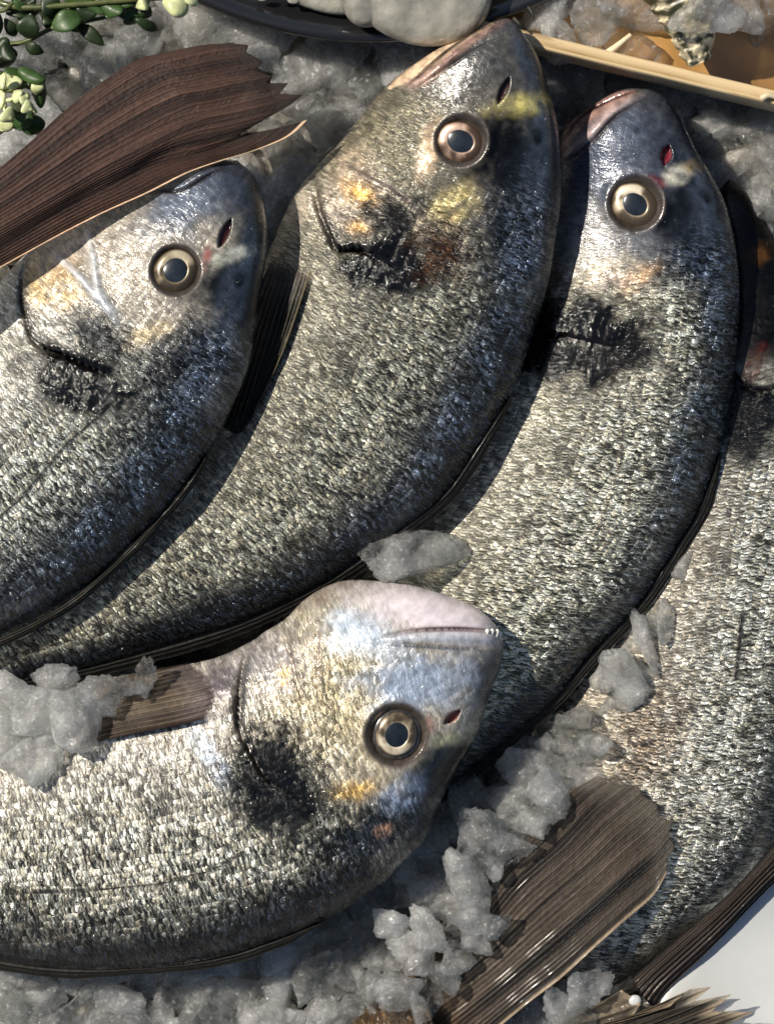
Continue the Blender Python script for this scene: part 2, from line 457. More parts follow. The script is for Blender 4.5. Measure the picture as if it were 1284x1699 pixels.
def make_fish(name, label, V, D, zs, H, tilt, feats, ns=420, ntop=170, nb=14, flank=(150, 146, 128), belly=(176, 168, 150),
              back=(62, 66, 74), head=(120, 116, 108), head_s=0.28, back_at=.35, low=.62, group=None, pw=2.3, sheen=0):
    f = Fish()
    uu = np.linspace(0, 1, ns)
    ss = uu ** 1.25
    Vp = resample(spline(V, 500), ss); Dp = resample(spline(D, 500), ss)
    mid = (Vp + Dp) / 2
    hw = np.linalg.norm(Dp - Vp, axis=1) / 2
    arc = np.concatenate([[0], np.cumsum(np.linalg.norm(np.diff(mid, axis=0), axis=1))])
    tau = np.linspace(-1, 1, ntop)
    t = np.sin(tau * math.pi / 2) * .55 + tau * .45
    tb = np.linspace(1, -1, nb + 2)[1:-1]
    tall = np.concatenate([t, tb]); nring = len(tall)
    T, I = np.meshgrid(tall, np.arange(ns))
    X = mid[I, 0] + (Dp - Vp)[I, 0] / 2 * T
    Y = mid[I, 1] + (Dp - Vp)[I, 1] / 2 * T
    W = hw[I]
    Hs = H * np.tanh(W / (1.25 * H))
    prof = np.clip(1 - np.abs(T) ** pw, 0, 1) ** .62
    zc = np.interp(ss, [q[0] for q in zs], [q[1] for q in zs])[I]
    istop = (np.arange(nring) < ntop)[None, :] & np.ones((ns, 1), bool)
    Z = zc + tilt * T * W + np.where(istop, Hs * prof, -low * Hs * prof)
    f.x, f.y, f.z = X.ravel(), Y.ravel(), Z.ravel()
    f.t = T.ravel(); f.s = ss[I].ravel(); f.w = W.ravel(); f.top = istop.ravel().astype(float)
    f.u = arc[I].ravel(); f.v = f.t * f.w
    n = len(f.x)
    f.zs0 = zs; f.H = H
    nz = fbm(f.x, f.y, 120, 11)
    f.col = np.tile(np.array(s2l(*flank)), (n, 1)); f.scl = np.ones(n); f.rgh = np.full(n, .42); f.met = np.full(n, .5); f.bmp = np.ones(n)
    paint(f, belly, sstep(.2, -.65, f.t + .3 * (nz - .5)), sclv=.56)
    paint(f, back, sstep(back_at, back_at + .55, f.t + .35 * (nz - .5)), rgh=.26, met=.6)
    # long faint stripes along the flank, as the scale rows make
    f.col *= (1 + .16 * np.sin(f.v / 9.5 + 2 * nz))[:, None] ** (f.t > -.2)[:, None]
    f.s_head = head_s
    hm = sstep(head_s, head_s * .75, f.s + .05 * (nz - .5))
    paint(f, head, hm, sclv=.2, rgh=.34, met=.2, bmp=.62)
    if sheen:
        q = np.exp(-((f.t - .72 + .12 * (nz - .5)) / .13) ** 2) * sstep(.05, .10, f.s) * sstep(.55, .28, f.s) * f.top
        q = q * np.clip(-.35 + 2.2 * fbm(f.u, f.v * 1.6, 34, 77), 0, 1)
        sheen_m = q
    f.zmax = f.z.copy()
    f.eyes = []
    if feats: feats(f)
    if sheen: paint(f, (116, 128, 148), sheen_m * sheen, met=.85, rgh=.24, bmp=1)  # blue-white sky reflection painted into the skin colour along the back
    f.col = np.clip(f.col, .002, .95)
    zn = float(np.interp(.35, [q[0] for q in zs], [q[1] for q in zs])) + H * .5
    f.zn = zn
    root = empty(name, wpos(float(mid[ns // 2, 0]), float(mid[ns // 2, 1]), float(f.z.min())))
    tag(root, label, 'fish', group)
    P = wpts(f.x, f.y, f.z, zn)
    faces = grid_faces(ns, nring, True)[:, ::-1]
    o = mesh_obj('body', P, faces, M_SKIN, None, True, dict(bmp=np.clip(f.bmp, 0, 1), col=f.col, rgh=np.clip(f.rgh, .05, 1), scl=np.clip(f.scl, 0, 1), met=np.clip(f.met, 0, 1)),
                 np.stack([f.u / 100, f.v / 100], -1))
    place_parent(o, root)
    f.root = root; f.Dp = Dp; f.Vp = Vp; f.ss = ss; f.mid = mid; f.hw = hw; f.tilt = tilt
    for e in f.eyes: eye(f, *e)
    return f

def zat(f, x, y):
    d = (f.x - x) ** 2 + (f.y - y) ** 2 + (1 - f.top) * 1e6
    i = np.argpartition(d, 12)[:12]
    return float(f.z[i].mean())

def normal_at(f, x, y, r):
    m = ((f.x - x) ** 2 + (f.y - y) ** 2 < r * r) & (f.top > .5)
    A = np.stack([f.x[m] - x, f.y[m] - y, np.ones(m.sum())], -1)
    g, *_ = np.linalg.lstsq(A, f.z[m], rcond=None)
    return Vector((-g[0], g[1], 1)).normalized()      # y flips between drawing and world

def socket(f, cx, cy, r, rim=(60, 54, 50)):
    """eye pit with a raised rim; the eye itself is a part built later"""
    d = np.hypot(f.x - cx, f.y - cy); m = (f.top > .5)
    near = m & (d < r * 1.6)
    A = np.stack([f.x[near] - cx, f.y[near] - cy, np.ones(near.sum())], -1)
    g, *_ = np.linalg.lstsq(A, f.z[near], rcond=None)
    plane = g[0] * (f.x - cx) + g[1] * (f.y - cy) + g[2]
    k = np.clip(1 - sstep(r * .9, r * 1.5, d), 0, 1) * m
    f.z = f.z * (1 - k) + plane * k
    f.z += m * (3 * np.exp(-((d - r * 1.12) / (r * .16)) ** 2) - 10 * (1 - sstep(r * .75, r * 1.0, d)))
    paint(f, rim, (1 - sstep(r * 1.0, r * 1.22, d)) * m, sclv=0, rgh=.45)

def crease(f, pts, step=8, slit=7, ws=55, wl=7, sign=1, col=None, colw=4):
    """a plate edge: skin stands proud on one side of the line, a narrow slit on the other"""
    d, s, p = line_dist(f.x, f.y, pts); s = s * sign
    tp = np.clip(np.sin(np.pi * np.clip(p, 0.01, .99)), 0, 1) ** .45 * f.top
    f.z += tp * np.where(s > 0, step * np.exp(-d / ws), -slit * np.exp(-(d / wl) ** 2))
    if col: paint(f, col, (1 - sstep(colw * .4, colw * 1.3, d)) * tp * .9, sclv=.1)  # dark line painted along the slit in place of shade

def ridge(f, pts, h, wd, col=None, a=.8):
    d, s, p = line_dist(f.x, f.y, pts)
    tp = np.clip(np.sin(np.pi * np.clip(p, 0.01, .99)), 0, 1) ** .4 * f.top
    g = np.exp(-(d / wd) ** 2) * tp
    f.z += h * g
    if col: paint(f, col, g * a, sclv=.05, rgh=.25)

def slit(f, x0, y0, x1, y1, wd, depth, col):
    m = band(f, [(x0, y0), ((x0 + x1) / 2, (y0 + y1) / 2), (x1, y1)], wd, soft=.35, rag=.1)
    f.z -= depth * m
    paint(f, col, m, sclv=0, rgh=.25, met=0)

def bumps(f, mask, sz, h, seed=0):
    """uneven big nape scales / lumpy skin"""
    f.z += h * mask * (fbm(f.x, f.y, sz, seed) - .5) * 2

M_PUPIL = simple('pupil', (.010, .014, .019), .2, coat=1.0, noise=(300, .5))
M_EYERIM = simple('eye_rim', (.045, .04, .034), .2, coat=1.0, noise=(700, .6))
def iris_mat(name, rgb):
    m, n, b = new_mat(name); L = n.links
    at = N(n, 'ShaderNodeAttribute', attribute_name='col')
    mx = N(n, 'ShaderNodeMix', data_type='RGBA', blend_type='MULTIPLY'); mx.inputs[0].default_value = 1; mx.inputs[7].default_value = (*rgb, 1)
    L.new(at.outputs['Color'], mx.inputs[6]); L.new(mx.outputs[2], b.inputs['Base Color'])
    b.inputs['Roughness'].default_value = .3; b.inputs['Metallic'].default_value = .3; b.inputs['Coat Weight'].default_value = 1
    return m
IRIS = {'gold': iris_mat('iris_gold', (.46, .39, .26)), 'pink': iris_mat('iris_pink', (.70, .50, .38)), 'cream': iris_mat('iris_cream', (.70, .60, .44))}

def revolve(name, prof, mat, a=48):
    prof = np.array(prof)
    th = np.linspace(0, 2 * math.pi, a, endpoint=False)
    V = np.stack([prof[:, None, 0] * np.cos(th), prof[:, None, 0] * np.sin(th), prof[:, None, 1] + 0 * th], -1).reshape(-1, 3)
    if name in ('eye', 'iris', 'pupil'):
        p1, p2 = (rad(20), rad(70)); k = 1 + (.035 if name == 'pupil' else .02) * np.cos(th - p1) + .03 * np.cos(2 * th - p2) + (.02 if name == 'pupil' else 0) * np.cos(3 * th + 1)
        Vr = (V.reshape(len(prof), a, 3) * np.stack([k, k, 1 + 0 * k], -1)[None]); V = Vr.reshape(-1, 3)
    F = grid_faces(len(prof), a, True)
    if name == 'iris':
        ks = np.linspace(0, 1, len(prof))[:, None] + 0 * th; T = th + 0 * ks; sd = R.randint(0, 999); t0 = rad(R.uniform(205, 245))
        nz = fbm(np.cos(T) * 60 + 100 + ks * 20, np.sin(T) * 60 + 100, 34, sd)
        sect = np.cos(T - t0) * .5 + .5
        g = .10 + 1.0 * sstep(.68, .98, sect * .75 + nz * .5) * sstep(.08, .35, ks) + .26 * np.exp(-((ks - .86) / .07) ** 2) + .35 * sstep(.55, .75, nz)  # bright lower-left sector: light through the cornea, painted into the iris
        g = np.clip(g, 0, 1.1).ravel()
        return mesh_obj(name, V * S, F[:, ::-1], mat, attrs=dict(col=np.stack([g, g ** 1.08, g ** 1.2], -1)))
    return mesh_obj(name, V * S, F[:, ::-1], mat)

def eye(f, cx, cy, rx, ry, rot, ri, rp, kind, zoff=0):
    """rx, ry: outer half axes; ri: iris outer fraction; rp: pupil radius fraction"""
    z = zat(f, cx, cy) + zoff
    nrm = normal_at(f, cx, cy, rx * 1.3)
    nrm = (nrm + Vector((0, 0, .6))).normalized()
    q = nrm.to_track_quat('Z', 'Y').to_matrix().to_4x4()
    k = (HC - f.zn) / HC
    loc = Vector(((cx - CX) * k * S, (CY - cy) * k * S, z * S))
    rx, ry = rx * .93, ry * .93
    M = Matrix.Translation(loc) @ q @ Matrix.Rotation(-rad(rot), 4, 'Z') @ Matrix.Diagonal((1, ry / rx, 1, 1))
    r = rx
    dome = lambda a, hh: hh * math.sqrt(max(0, 1 - a * a))
    hh = r * .30; ri = min(.95, ri * 1.07); rp = rp * 1.1
    e = revolve('eye', [(r * a, dome(a, hh) - 3) for a in np.linspace(1, .0, 16)] + [(0.01, hh - 3)], M_EYERIM)
    i0, i1 = ri, rp * .9
    prof = [(r * a, dome(a, hh) - 3 + .9 + 2.6 * math.sin(math.pi * (i0 - a) / (i0 - i1)) ** .6 if i1 < a < i0 else dome(a, hh) - 3 - .5) for a in np.linspace(i0, i1, 18)]
    ir = revolve('iris', prof, IRIS[kind])
    pu = revolve('pupil', [(r * a, dome(a, hh) - 2 + 1.2 * math.sqrt(max(0, 1 - (a / rp) ** 2))) for a in np.linspace(rp, 0.005, 12)], M_PUPIL)
    root = f.root
    e.parent = root; e.matrix_world = M; e.matrix_parent_inverse = Matrix.Translation(-root.location)
    e.matrix_basis = M
    for c in (ir, pu): c.parent = e
    return e

# --- fins
def tfi(Rt, Tp, U, Lw, na, nb):
    """patch between root curve, tip curve, upper and lower edge; a runs root->tip, b upper->lower"""
    a = np.linspace(0, 1, na)[:, None, None]; b = np.linspace(0, 1, nb)[None, :, None]
    Rt = resample(Rt, nb)[None]; Tp = resample(Tp, nb)[None]; U = resample(U, na)[:, None]; Lw = resample(Lw, na)[:, None]
    P = (1 - a) * Rt + a * Tp + (1 - b) * U + b * Lw
    P -= (1 - a) * (1 - b) * Rt[:, :1] + (1 - a) * b * Rt[:, -1:] + a * (1 - b) * Tp[:, :1] + a * b * Tp[:, -1:]
    return P

def fin_patch(name, root, Rt, Tp, U, Lw, zfun, zn, rays=16, na=70, per=9, c_ray=(96, 80, 66), c_mem=(52, 42, 36), ridge_h=4.5, thick=5,
              edge=None, tipfade=None, split=.35, seed=0, rootcol=None, mix=(.30, .72, .55), fray=.0, rootlen=.22, meld=0.0):
    nb = rays * per + 1
    sm = lambda q, n_: spline(q, n_) if len(q) > 2 and len(q) < 100 else q
    U = sm(U, 200); Lw = sm(Lw, 200); Rt = sm(Rt, 60)
    if len(Tp) < 9: Tp = sm(Tp, 120)
    P = tfi(Rt, Tp, U, Lw, na, nb)
    jx = fbm(np.linspace(0, 1, nb)[None] * rays * 40 + np.zeros((na, 1)), np.linspace(0, 1, na)[:, None] * 120 + np.zeros((1, nb)), 50, seed + 7) - .5
    X, Y = P[..., 0], P[..., 1]
    a = np.linspace(0, 1, na)[:, None] + 0 * X; b = np.linspace(0, 1, nb)[None, :] + 0 * X
    wob = .25 * (fbm(a * 120, b * rays * 60, 130, seed) - .5)
    ph = (b * rays + wob)
    r1 = .5 + .5 * np.cos(2 * np.pi * ph)
    r2 = .5 + .5 * np.cos(4 * np.pi * ph)                 # rays branch towards the tips
    k = sstep(split, split + .35, a)
    rr = r1 * (1 - k * .55) + r2 * k * .55
    rr = rr ** 1.2 * (.3 + 1.0 * fbm(b * rays * 100, a * 20, 110, seed + 2)) * (.85 + .3 * fbm(a * 900, b * rays * 90, 14, seed + 3, 1))
    rr = np.clip(rr, 0, 1.2)
    bw = b + .012 * (fbm(a * 200, b * 300, 110, seed + 12) - .5)
    streak = fbm(bw * rays * 55, a * 22, 95, seed + 8, 3)
    streak = sstep(.30, .70, streak)
    Z = zfun(X, Y, a, b) + ridge_h * rr + 6 * (fbm(X, Y, 90, seed + 4) - .5)
    n3 = fbm(X, Y, 70, seed + 9)[..., None]
    C = np.array(s2l(*c_mem)) + (np.array(s2l(*c_ray)) - np.array(s2l(*c_mem))) * rr[..., None]
    C = np.array(s2l(*c_mem)) * .8 + (np.array(s2l(*c_ray)) - np.array(s2l(*c_mem)) * .8) * np.clip(mix[0] * rr + mix[1] * streak + mix[2] * (fbm(bw * rays * 55, a * 16, 24, seed + 18, 2) - .5), 0, 1.15)[..., None]
    C = C * (.82 + .36 * n3)
    if rootcol:
        m = sstep(rootlen, .0, a + .1 * (n3[..., 0] - .5))[..., None]; C = C * (1 - m) + np.array(s2l(*rootcol)) * m
    if tipfade:
        m = sstep(.86, 1.0, a + .12 * (n3[..., 0] - .5))[..., None] * .7; C = C * (1 - m) + np.array(s2l(*tipfade)) * m
    if edge:
        side, cc, wd = edge
        m = (1 - sstep(wd * .5, wd, (1 - b) if side == 'lower' else b))[..., None]; C = C * (1 - m) + np.array(s2l(*cc)) * m
        Z = Z + 5 * m[..., 0]
    top = wpts(X.ravel(), Y.ravel(), Z.ravel(), zn)
    bot = wpts(X.ravel(), Y.ravel(), Z.ravel() - thick * (1 - .7 * a.ravel()), zn)
    F = grid_faces(na, nb)
    n = na * nb
    rim = []
    idx = np.arange(n).reshape(na, nb)
    loop = list(idx[0, :]) + list(idx[1:, -1]) + list(idx[-1, -2::-1]) + list(idx[-2:0:-1, 0])
    for i in range(len(loop)):
        p, q = int(loop[i]), int(loop[(i + 1) % len(loop)])
        rim.append([q, p, p + n, q + n])
    # orientation: make the top face the camera
    e1 = top[F[0, 1]] - top[F[0, 0]]; e2 = top[F[0, 3]] - top[F[0, 0]]
    if np.cross(e1, e2)[2] < 0: F = F[:, ::-1]
    faces = F.tolist() + (F[:, ::-1] + n).tolist() + rim
    AL = np.clip(1 - fray * sstep(.72, 1.0, a + .25 * (fbm(b * rays * 60, a * 60, 40, seed + 50) - .5)) * (1.15 - .7 * rr), .25, 1)
    if meld: AL = AL * sstep(.02, meld, a + .10 * (fbm(b * rays * 60, a * 200, 40, seed + 51) - .5))
    AL = AL.ravel()
    C = np.clip(C.reshape(-1, 3), .002, .95)
    La = np.linalg.norm(np.diff(P[:, nb // 2], axis=0), axis=1).sum() / 100; Lb = np.linalg.norm(np.diff(P[na // 2], axis=0), axis=1).sum() / 100
    uv = np.stack([a.ravel() * La, b.ravel() * Lb], -1)
    o = mesh_obj(name, np.vstack([top, bot]), faces, M_FIN, None, True, dict(col=np.vstack([C, C]), alp=np.concatenate([AL, AL])), np.vstack([uv, uv]))
    place_parent(o, root)
    return o

def dorsal_fin(f, pts, w_in, w_out, zlift=8, rays=5, c_ray=(46, 42, 33), c_mem=(16, 15, 14), zs=None, seed=0, side=None):
    """folded fin lying along the back: ridges run lengthwise. pts: drawing points along the back edge, head to tail"""
    p = spline(pts, 120)
    d = np.gradient(p, axis=0); d /= np.linalg.norm(d, axis=1)[:, None]
    nrm = np.stack([-d[:, 1], d[:, 0]], -1)
    # outward = away from body midline
    c = f.mid[np.argmin(np.linalg.norm(f.mid - p[60], axis=1))]
    if ((p[60] - c) @ nrm[60]) < 0: nrm = -nrm
    k = np.linspace(0, 1, 120)
    tp = np.minimum(1, np.minimum(k / .12 + .15, (1 - k) / .15 + .2))[:, None]
    wv = 1 + .6 * (fbm(k * 500, k * 0, 60, seed)[:, None] - .5) * 2
    inn = p - nrm * w_in * tp; out = p + nrm * w_out * tp * wv
    zl = np.array([zat(f, *q) for q in p[::6]]); zedge = np.interp(np.arange(120), np.arange(0, 120, 6), zl)
    def zf(X, Y, a, b):
        ze = np.interp(a, k, zedge)
        return ze + zlift - 4 + 4 * np.sin(np.pi * np.clip(b, 0, 1)) - 8 * b
    return fin_patch('dorsal_fin', f.root, np.stack([inn[0], out[0]]), np.stack([inn[-1], out[-1]]), inn, out, zf, f.zn, rays=rays, na=160, per=8, mix=(.25, .6, .6),
                     c_ray=c_ray, c_mem=c_mem, ridge_h=1.5, thick=9, seed=seed, split=2)

# ---- fish seen from the photograph (drawing units: x right, y down)
BLACK = (3, 3, 3)

def feats_left(f):
    hm = lambda *a, **k: blob(f, *a, **k)
    paint(f, (168, 160, 148), hm(230, 440, 130, 120, full=True), sclv=.35)                  # silver cheek
    paint(f, (50, 56, 68), hm(380, 300, 85, 62, 30, full=True), sclv=.1)                       # snout
    paint(f, (84, 92, 106), hm(300, 345, 80, 50, -20, full=True), sclv=.12)
    paint(f, (10, 11, 13), hm(396, 492, 72, 66, 20, soft=.5, full=True), sclv=.1, rgh=.3, bmp=.4)               # dark brow
    paint(f, (28, 33, 42), hm(415, 420, 26, 110, 8, full=True), sclv=.12, rgh=.28)
    paint(f, (214, 214, 198), hm(388, 426, 48, 13, -18, rag=.25), sclv=.15)
    paint(f, (150, 60, 58), hm(345, 432, 8, 20, 10), sclv=0)
    paint(f, (205, 170, 112), hm(88, 468, 52, 48, 30), sclv=.3)                     # gold gill cover
    paint(f, (206, 186, 150), hm(255, 556, 52, 18, -25), sclv=.4)
    paint(f, (196, 176, 160), hm(110, 400, 60, 40, -30), sclv=.2)
    paint(f, (76, 76, 76), hm(165, 560, 60, 34, 25, full=True), sclv=.9)
    paint(f, (40, 44, 52), hm(330, 600, 95, 62, -20, full=True), sclv=1.0, rgh=.3)
    bumps(f, hm(320, 600, 110, 70, -20), 20, 6, 5)
    paint(f, BLACK, hm(136, 634, 118, 64, 22, rag=.32, full=True, soft=.42), sclv=.55, rgh=.16, met=0, bmp=.48)
    bumps(f, hm(136, 634, 118, 64, 22, full=True), 15, 3.0, 5)
    crease(f, [(40, 420), (37, 478), (43, 517), (62, 568), (105, 584), (144, 603), (190, 624)], 24, 20, 60, 9, -1, (12, 7, 6), 11)
    ridge(f, [(144, 381), (156, 428), (167, 482), (202, 533)], 5, 6, (205, 210, 215))
    ridge(f, [(86, 416), (128, 455), (156, 486), (198, 537)], 6, 6, (200, 205, 214))
    ridge(f, [(300, 300), (350, 285), (405, 300)], 5, 8, (60, 66, 78), .5)
    crease(f, [(240, 318), (300, 318), (350, 292), (380, 275)], 7, 9, 26, 5, 1, (40, 34, 36), 4)
    slit(f, 384, 368, 366, 412, 8, 9, (50, 14, 14))
    socket(f, 295, 452, 42)
    f.eyes.append((295, 452, 42, 42, 0, .84, .46, 'gold'))
    for (x, y) in spline([(172, 690), (117, 735), (78, 782), (16, 848), (-60, 910)], 26):
        paint(f, (24, 22, 20), blob(f, x, y, 7, 3.5, -45, rag=.3, full=True), sclv=.5)

A = make_fish('sea_bream', 'sea bream at the left with its mouth tucked under the big brown tail fin',
    V=[(392, 262), (330, 262), (240, 300), (140, 340), (50, 400), (-40, 500), (-160, 640), (-330, 800), (-560, 960), (-820, 1130), (-930, 1200)],
    D=[(392, 262), (421, 290), (439, 344), (443, 405), (432, 486), (420, 568), (409, 619), (370, 708), (331, 774), (272, 850), (215, 905), (150, 968), (50, 1030), (-150, 1120), (-420, 1210), (-760, 1290), (-930, 1310)],
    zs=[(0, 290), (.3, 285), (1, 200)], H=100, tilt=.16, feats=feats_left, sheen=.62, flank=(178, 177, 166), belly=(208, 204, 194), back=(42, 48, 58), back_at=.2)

def feats_mid(f):
    hm = lambda *a, **k: blob(f, *a, **k)
    paint(f, (112, 106, 88), hm(640, 240, 120, 110, full=True), sclv=.5)                       # scaly cheek
    paint(f, (62, 62, 62), hm(800, 110, 100, 70, -35, full=True), sclv=.08)                     # snout
    paint(f, (58, 64, 74), hm(872, 100, 26, 90, -18, full=True), sclv=.1)
    paint(f, (8, 9, 11), hm(852, 264, 84, 74, 20, soft=.5, full=True), sclv=.08, rgh=.25, bmp=.4)              # dark brow
    paint(f, (24, 30, 40), hm(912, 250, 22, 120, -3, full=True), sclv=.1, rgh=.25)
    paint(f, (198, 186, 112), hm(868, 180, 56, 17, -8, rag=.3), sclv=.1, rgh=.3)     # gold band between the eyes
    paint(f, (205, 176, 146), hm(712, 250, 18, 46, 14), sclv=.05)
    paint(f, (204, 186, 128), hm(750, 352, 42, 28, -40), sclv=.5)
    paint(f, (190, 176, 150), hm(715, 384, 36, 24, 20), sclv=.5)
    paint(f, (198, 176, 150), hm(575, 300, 40, 70, 30), sclv=.3)
    paint(f, (150, 136, 128), hm(590, 350, 58, 56), sclv=.4)
    paint(f, (206, 156, 74), hm(592, 322, 34, 20, 30), sclv=.3)
    paint(f, (206, 160, 92), hm(598, 382, 22, 20, 30), sclv=.3)
    paint(f, (40, 36, 34), hm(655, 380, 44, 50, 0, rag=.8, full=True), sclv=.9, rgh=.25)
    paint(f, BLACK, hm(648, 444, 100, 66, 6, rag=.32, full=True, soft=.42), sclv=.55, rgh=.16, met=0, bmp=.48)
    bumps(f, hm(648, 444, 100, 66, 6, full=True), 15, 3.0, 6)
    paint(f, (66, 46, 30), hm(735, 425, 44, 54, 10, rag=.6, full=True), sclv=.9)
    paint(f, (36, 42, 52), hm(860, 400, 62, 110, 8, full=True), sclv=1.0, rgh=.28)
    bumps(f, hm(850, 390, 90, 120, 8), 20, 7, 5)
    paint(f, (190, 178, 160), hm(505, 340, 40, 60, 30), sclv=.15)
    crease(f, [(524, 296), (530, 340), (549, 389), (561, 413), (590, 411), (614, 419), (640, 438)], 24, 20, 60, 9, -1, (12, 7, 6), 11)
    crease(f, [(574, 272), (614, 298), (651, 320), (683, 344), (715, 385)], 10, 10, 40, 6, -1, (96, 84, 80), 4)
    # jaws: cream lower jaw, purple-brown lip above the gape
    paint(f, (222, 192, 160), band(f, [(648, 142), (690, 116), (750, 80), (815, 44)], 18, rag=.1, taper=True), sclv=0, rgh=.25)
    ridge(f, [(684, 140), (730, 112), (785, 68), (840, 38)], 7, 8, (112, 84, 80), .95)
    ridge(f, [(672, 142), (700, 138), (735, 112)], 6, 8, (206, 172, 156), .8)
    crease(f, [(676, 144), (722, 104), (776, 62), (829, 37)], 4, 10, 20, 4, 1, (34, 18, 18), 4)
    crease(f, [(690, 152), (745, 118), (800, 84), (852, 66)], 4, 4, 26, 5, 1)
    slit(f, 842, 138, 824, 178, 7, 9, (40, 10, 10))
    socket(f, 763, 240, 42)
    f.eyes.append((763, 240, 37, 45, 18, .86, .48, 'pink'))

B = make_fish('sea_bream', 'sea bream with a yellow brow band and its snout up by the black bowl',
    V=[(838, 33), (817, 38), (764, 65), (723, 81), (667, 117), (642, 138), (602, 182), (561, 231), (525, 270), (485, 320), (440, 420), (370, 590), (250, 770), (90, 900), (-110, 1010), (-330, 1060), (-560, 1080)],
    D=[(838, 33), (853, 40), (869, 61), (885, 85), (902, 121), (914, 166), (924, 202), (930, 263), (932, 324), (924, 385), (913, 455), (897, 515), (869, 603), (846, 659), (812, 715), (775, 775), (730, 832), (690, 865), (640, 900), (578, 945), (520, 980), (400, 1035), (270, 1075), (130, 1115), (-50, 1150), (-300, 1170), (-560, 1175)],
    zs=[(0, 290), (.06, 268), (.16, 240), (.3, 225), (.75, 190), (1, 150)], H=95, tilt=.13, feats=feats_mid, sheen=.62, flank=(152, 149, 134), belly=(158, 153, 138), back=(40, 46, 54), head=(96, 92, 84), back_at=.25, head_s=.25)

def feats_right(f):
    hm = lambda *a, **k: blob(f, *a, **k)
    paint(f, (70, 77, 92), hm(1030, 250, 110, 90, full=True), sclv=.1)
    paint(f, (34, 38, 48), hm(1140, 300, 50, 160, -18, full=True), sclv=.08, rgh=.28)
    paint(f, (18, 21, 27), hm(1134, 370, 70, 58, soft=.5, full=True), sclv=.08, rgh=.26, bmp=.4)
    paint(f, (170, 166, 164), hm(985, 400, 60, 46, 30), sclv=.25)
    paint(f, (212, 198, 176), hm(1005, 456, 48, 30, -20), sclv=.3)
    paint(f, (206, 166, 124), hm(1056, 468, 42, 20, -35), sclv=.2)
    paint(f, (196, 170, 158), hm(1012, 472, 30, 14, -10), sclv=.2)
    paint(f, (226, 222, 204), hm(1118, 294, 26, 15, -22, rag=.3), sclv=.05)
    paint(f, (170, 132, 52), hm(1146, 277, 16, 12, -10), sclv=.05)
    paint(f, (128, 34, 44), hm(1084, 308, 16, 11, 20), sclv=0)
    paint(f, (48, 56, 68), hm(1160, 440, 66, 60, -10, full=True), sclv=1.0, rgh=.26)
    bumps(f, hm(1160, 450, 75, 90, -10), 22, 8, 5)
    paint(f, (112, 80, 46), hm(912, 480, 24, 60), sclv=.4)
    paint(f, BLACK, hm(955, 566, 150, 92, 8, rag=.32, full=True, soft=.42), sclv=.55, rgh=.16, met=0, bmp=.48)
    bumps(f, hm(955, 566, 150, 92, 8, full=True), 15, 3.0, 7)
    paint(f, (24, 21, 19), hm(1030, 588, 56, 22, -12, rag=.6, full=True), sclv=.8)
    crease(f, [(880, 440), (885, 500), (900, 545), (950, 560), (1000, 570)], 12, 10, 60, 8, -1, (16, 10, 10), 6)
    # pinkish lips
    paint(f, (158, 126, 116), band(f, [(930, 245), (945, 208), (985, 178), (1050, 152)], 22, rag=.1), sclv=0, rgh=.25)
    ridge(f, [(930, 262), (972, 228), (1011, 188), (1060, 156)], 7, 9, (186, 164, 160), .8)
    crease(f, [(934, 228), (965, 192), (1010, 166), (1060, 148)], 3, 8, 20, 4, 1, (70, 46, 44), 4)
    crease(f, [(936, 272), (985, 236), (1022, 196), (1075, 165)], 4, 7, 24, 5, 1, (60, 60, 66), 4)
    slit(f, 1106, 246, 1098, 276, 9, 10, (110, 34, 42))
    socket(f, 1051, 342, 44)
    f.eyes.append((1051, 342, 38, 46, 20, .9, .45, 'cream'))
    for (x, y) in spline([(1018, 620), (1022, 660), (1028, 715), (1020, 790), (980, 900)], 22):
        paint(f, (60, 40, 34), blob(f, x, y, 5, 3, 80, rag=.3, full=True), sclv=.5)

C = make_fish('sea_bream', 'sea bream with pink lips and its snout under the wooden tray edge',
    V=[(1080, 144), (1044, 143), (1015, 152), (975, 177), (939, 206), (926, 262), (905, 350), (860, 480), (805, 620), (730, 760), (640, 900), (550, 1040), (475, 1180), (440, 1330), (440, 1480), (470, 1590), (440, 1680)],
    D=[(1080, 144), (1109, 163), (1134, 202), (1156, 246), (1181, 289), (1200, 325), (1214, 369), (1225, 434), (1228, 506), (1221, 608), (1210, 680), (1198, 740), (1183, 790), (1160, 850), (1130, 900), (1105, 940), (1062, 1005), (985, 1085), (920, 1165), (840, 1235), (770, 1295), (700, 1350), (620, 1430), (560, 1510), (545, 1600), (560, 1690)],
    zs=[(0, 180), (.3, 170), (.7, 130), (1, 30)], H=92, tilt=.12, feats=feats_right, sheen=.62, flank=(206, 201, 182), belly=(192, 186, 168), back=(66, 72, 78), head=(92, 94, 100), back_at=.35, head_s=.24)

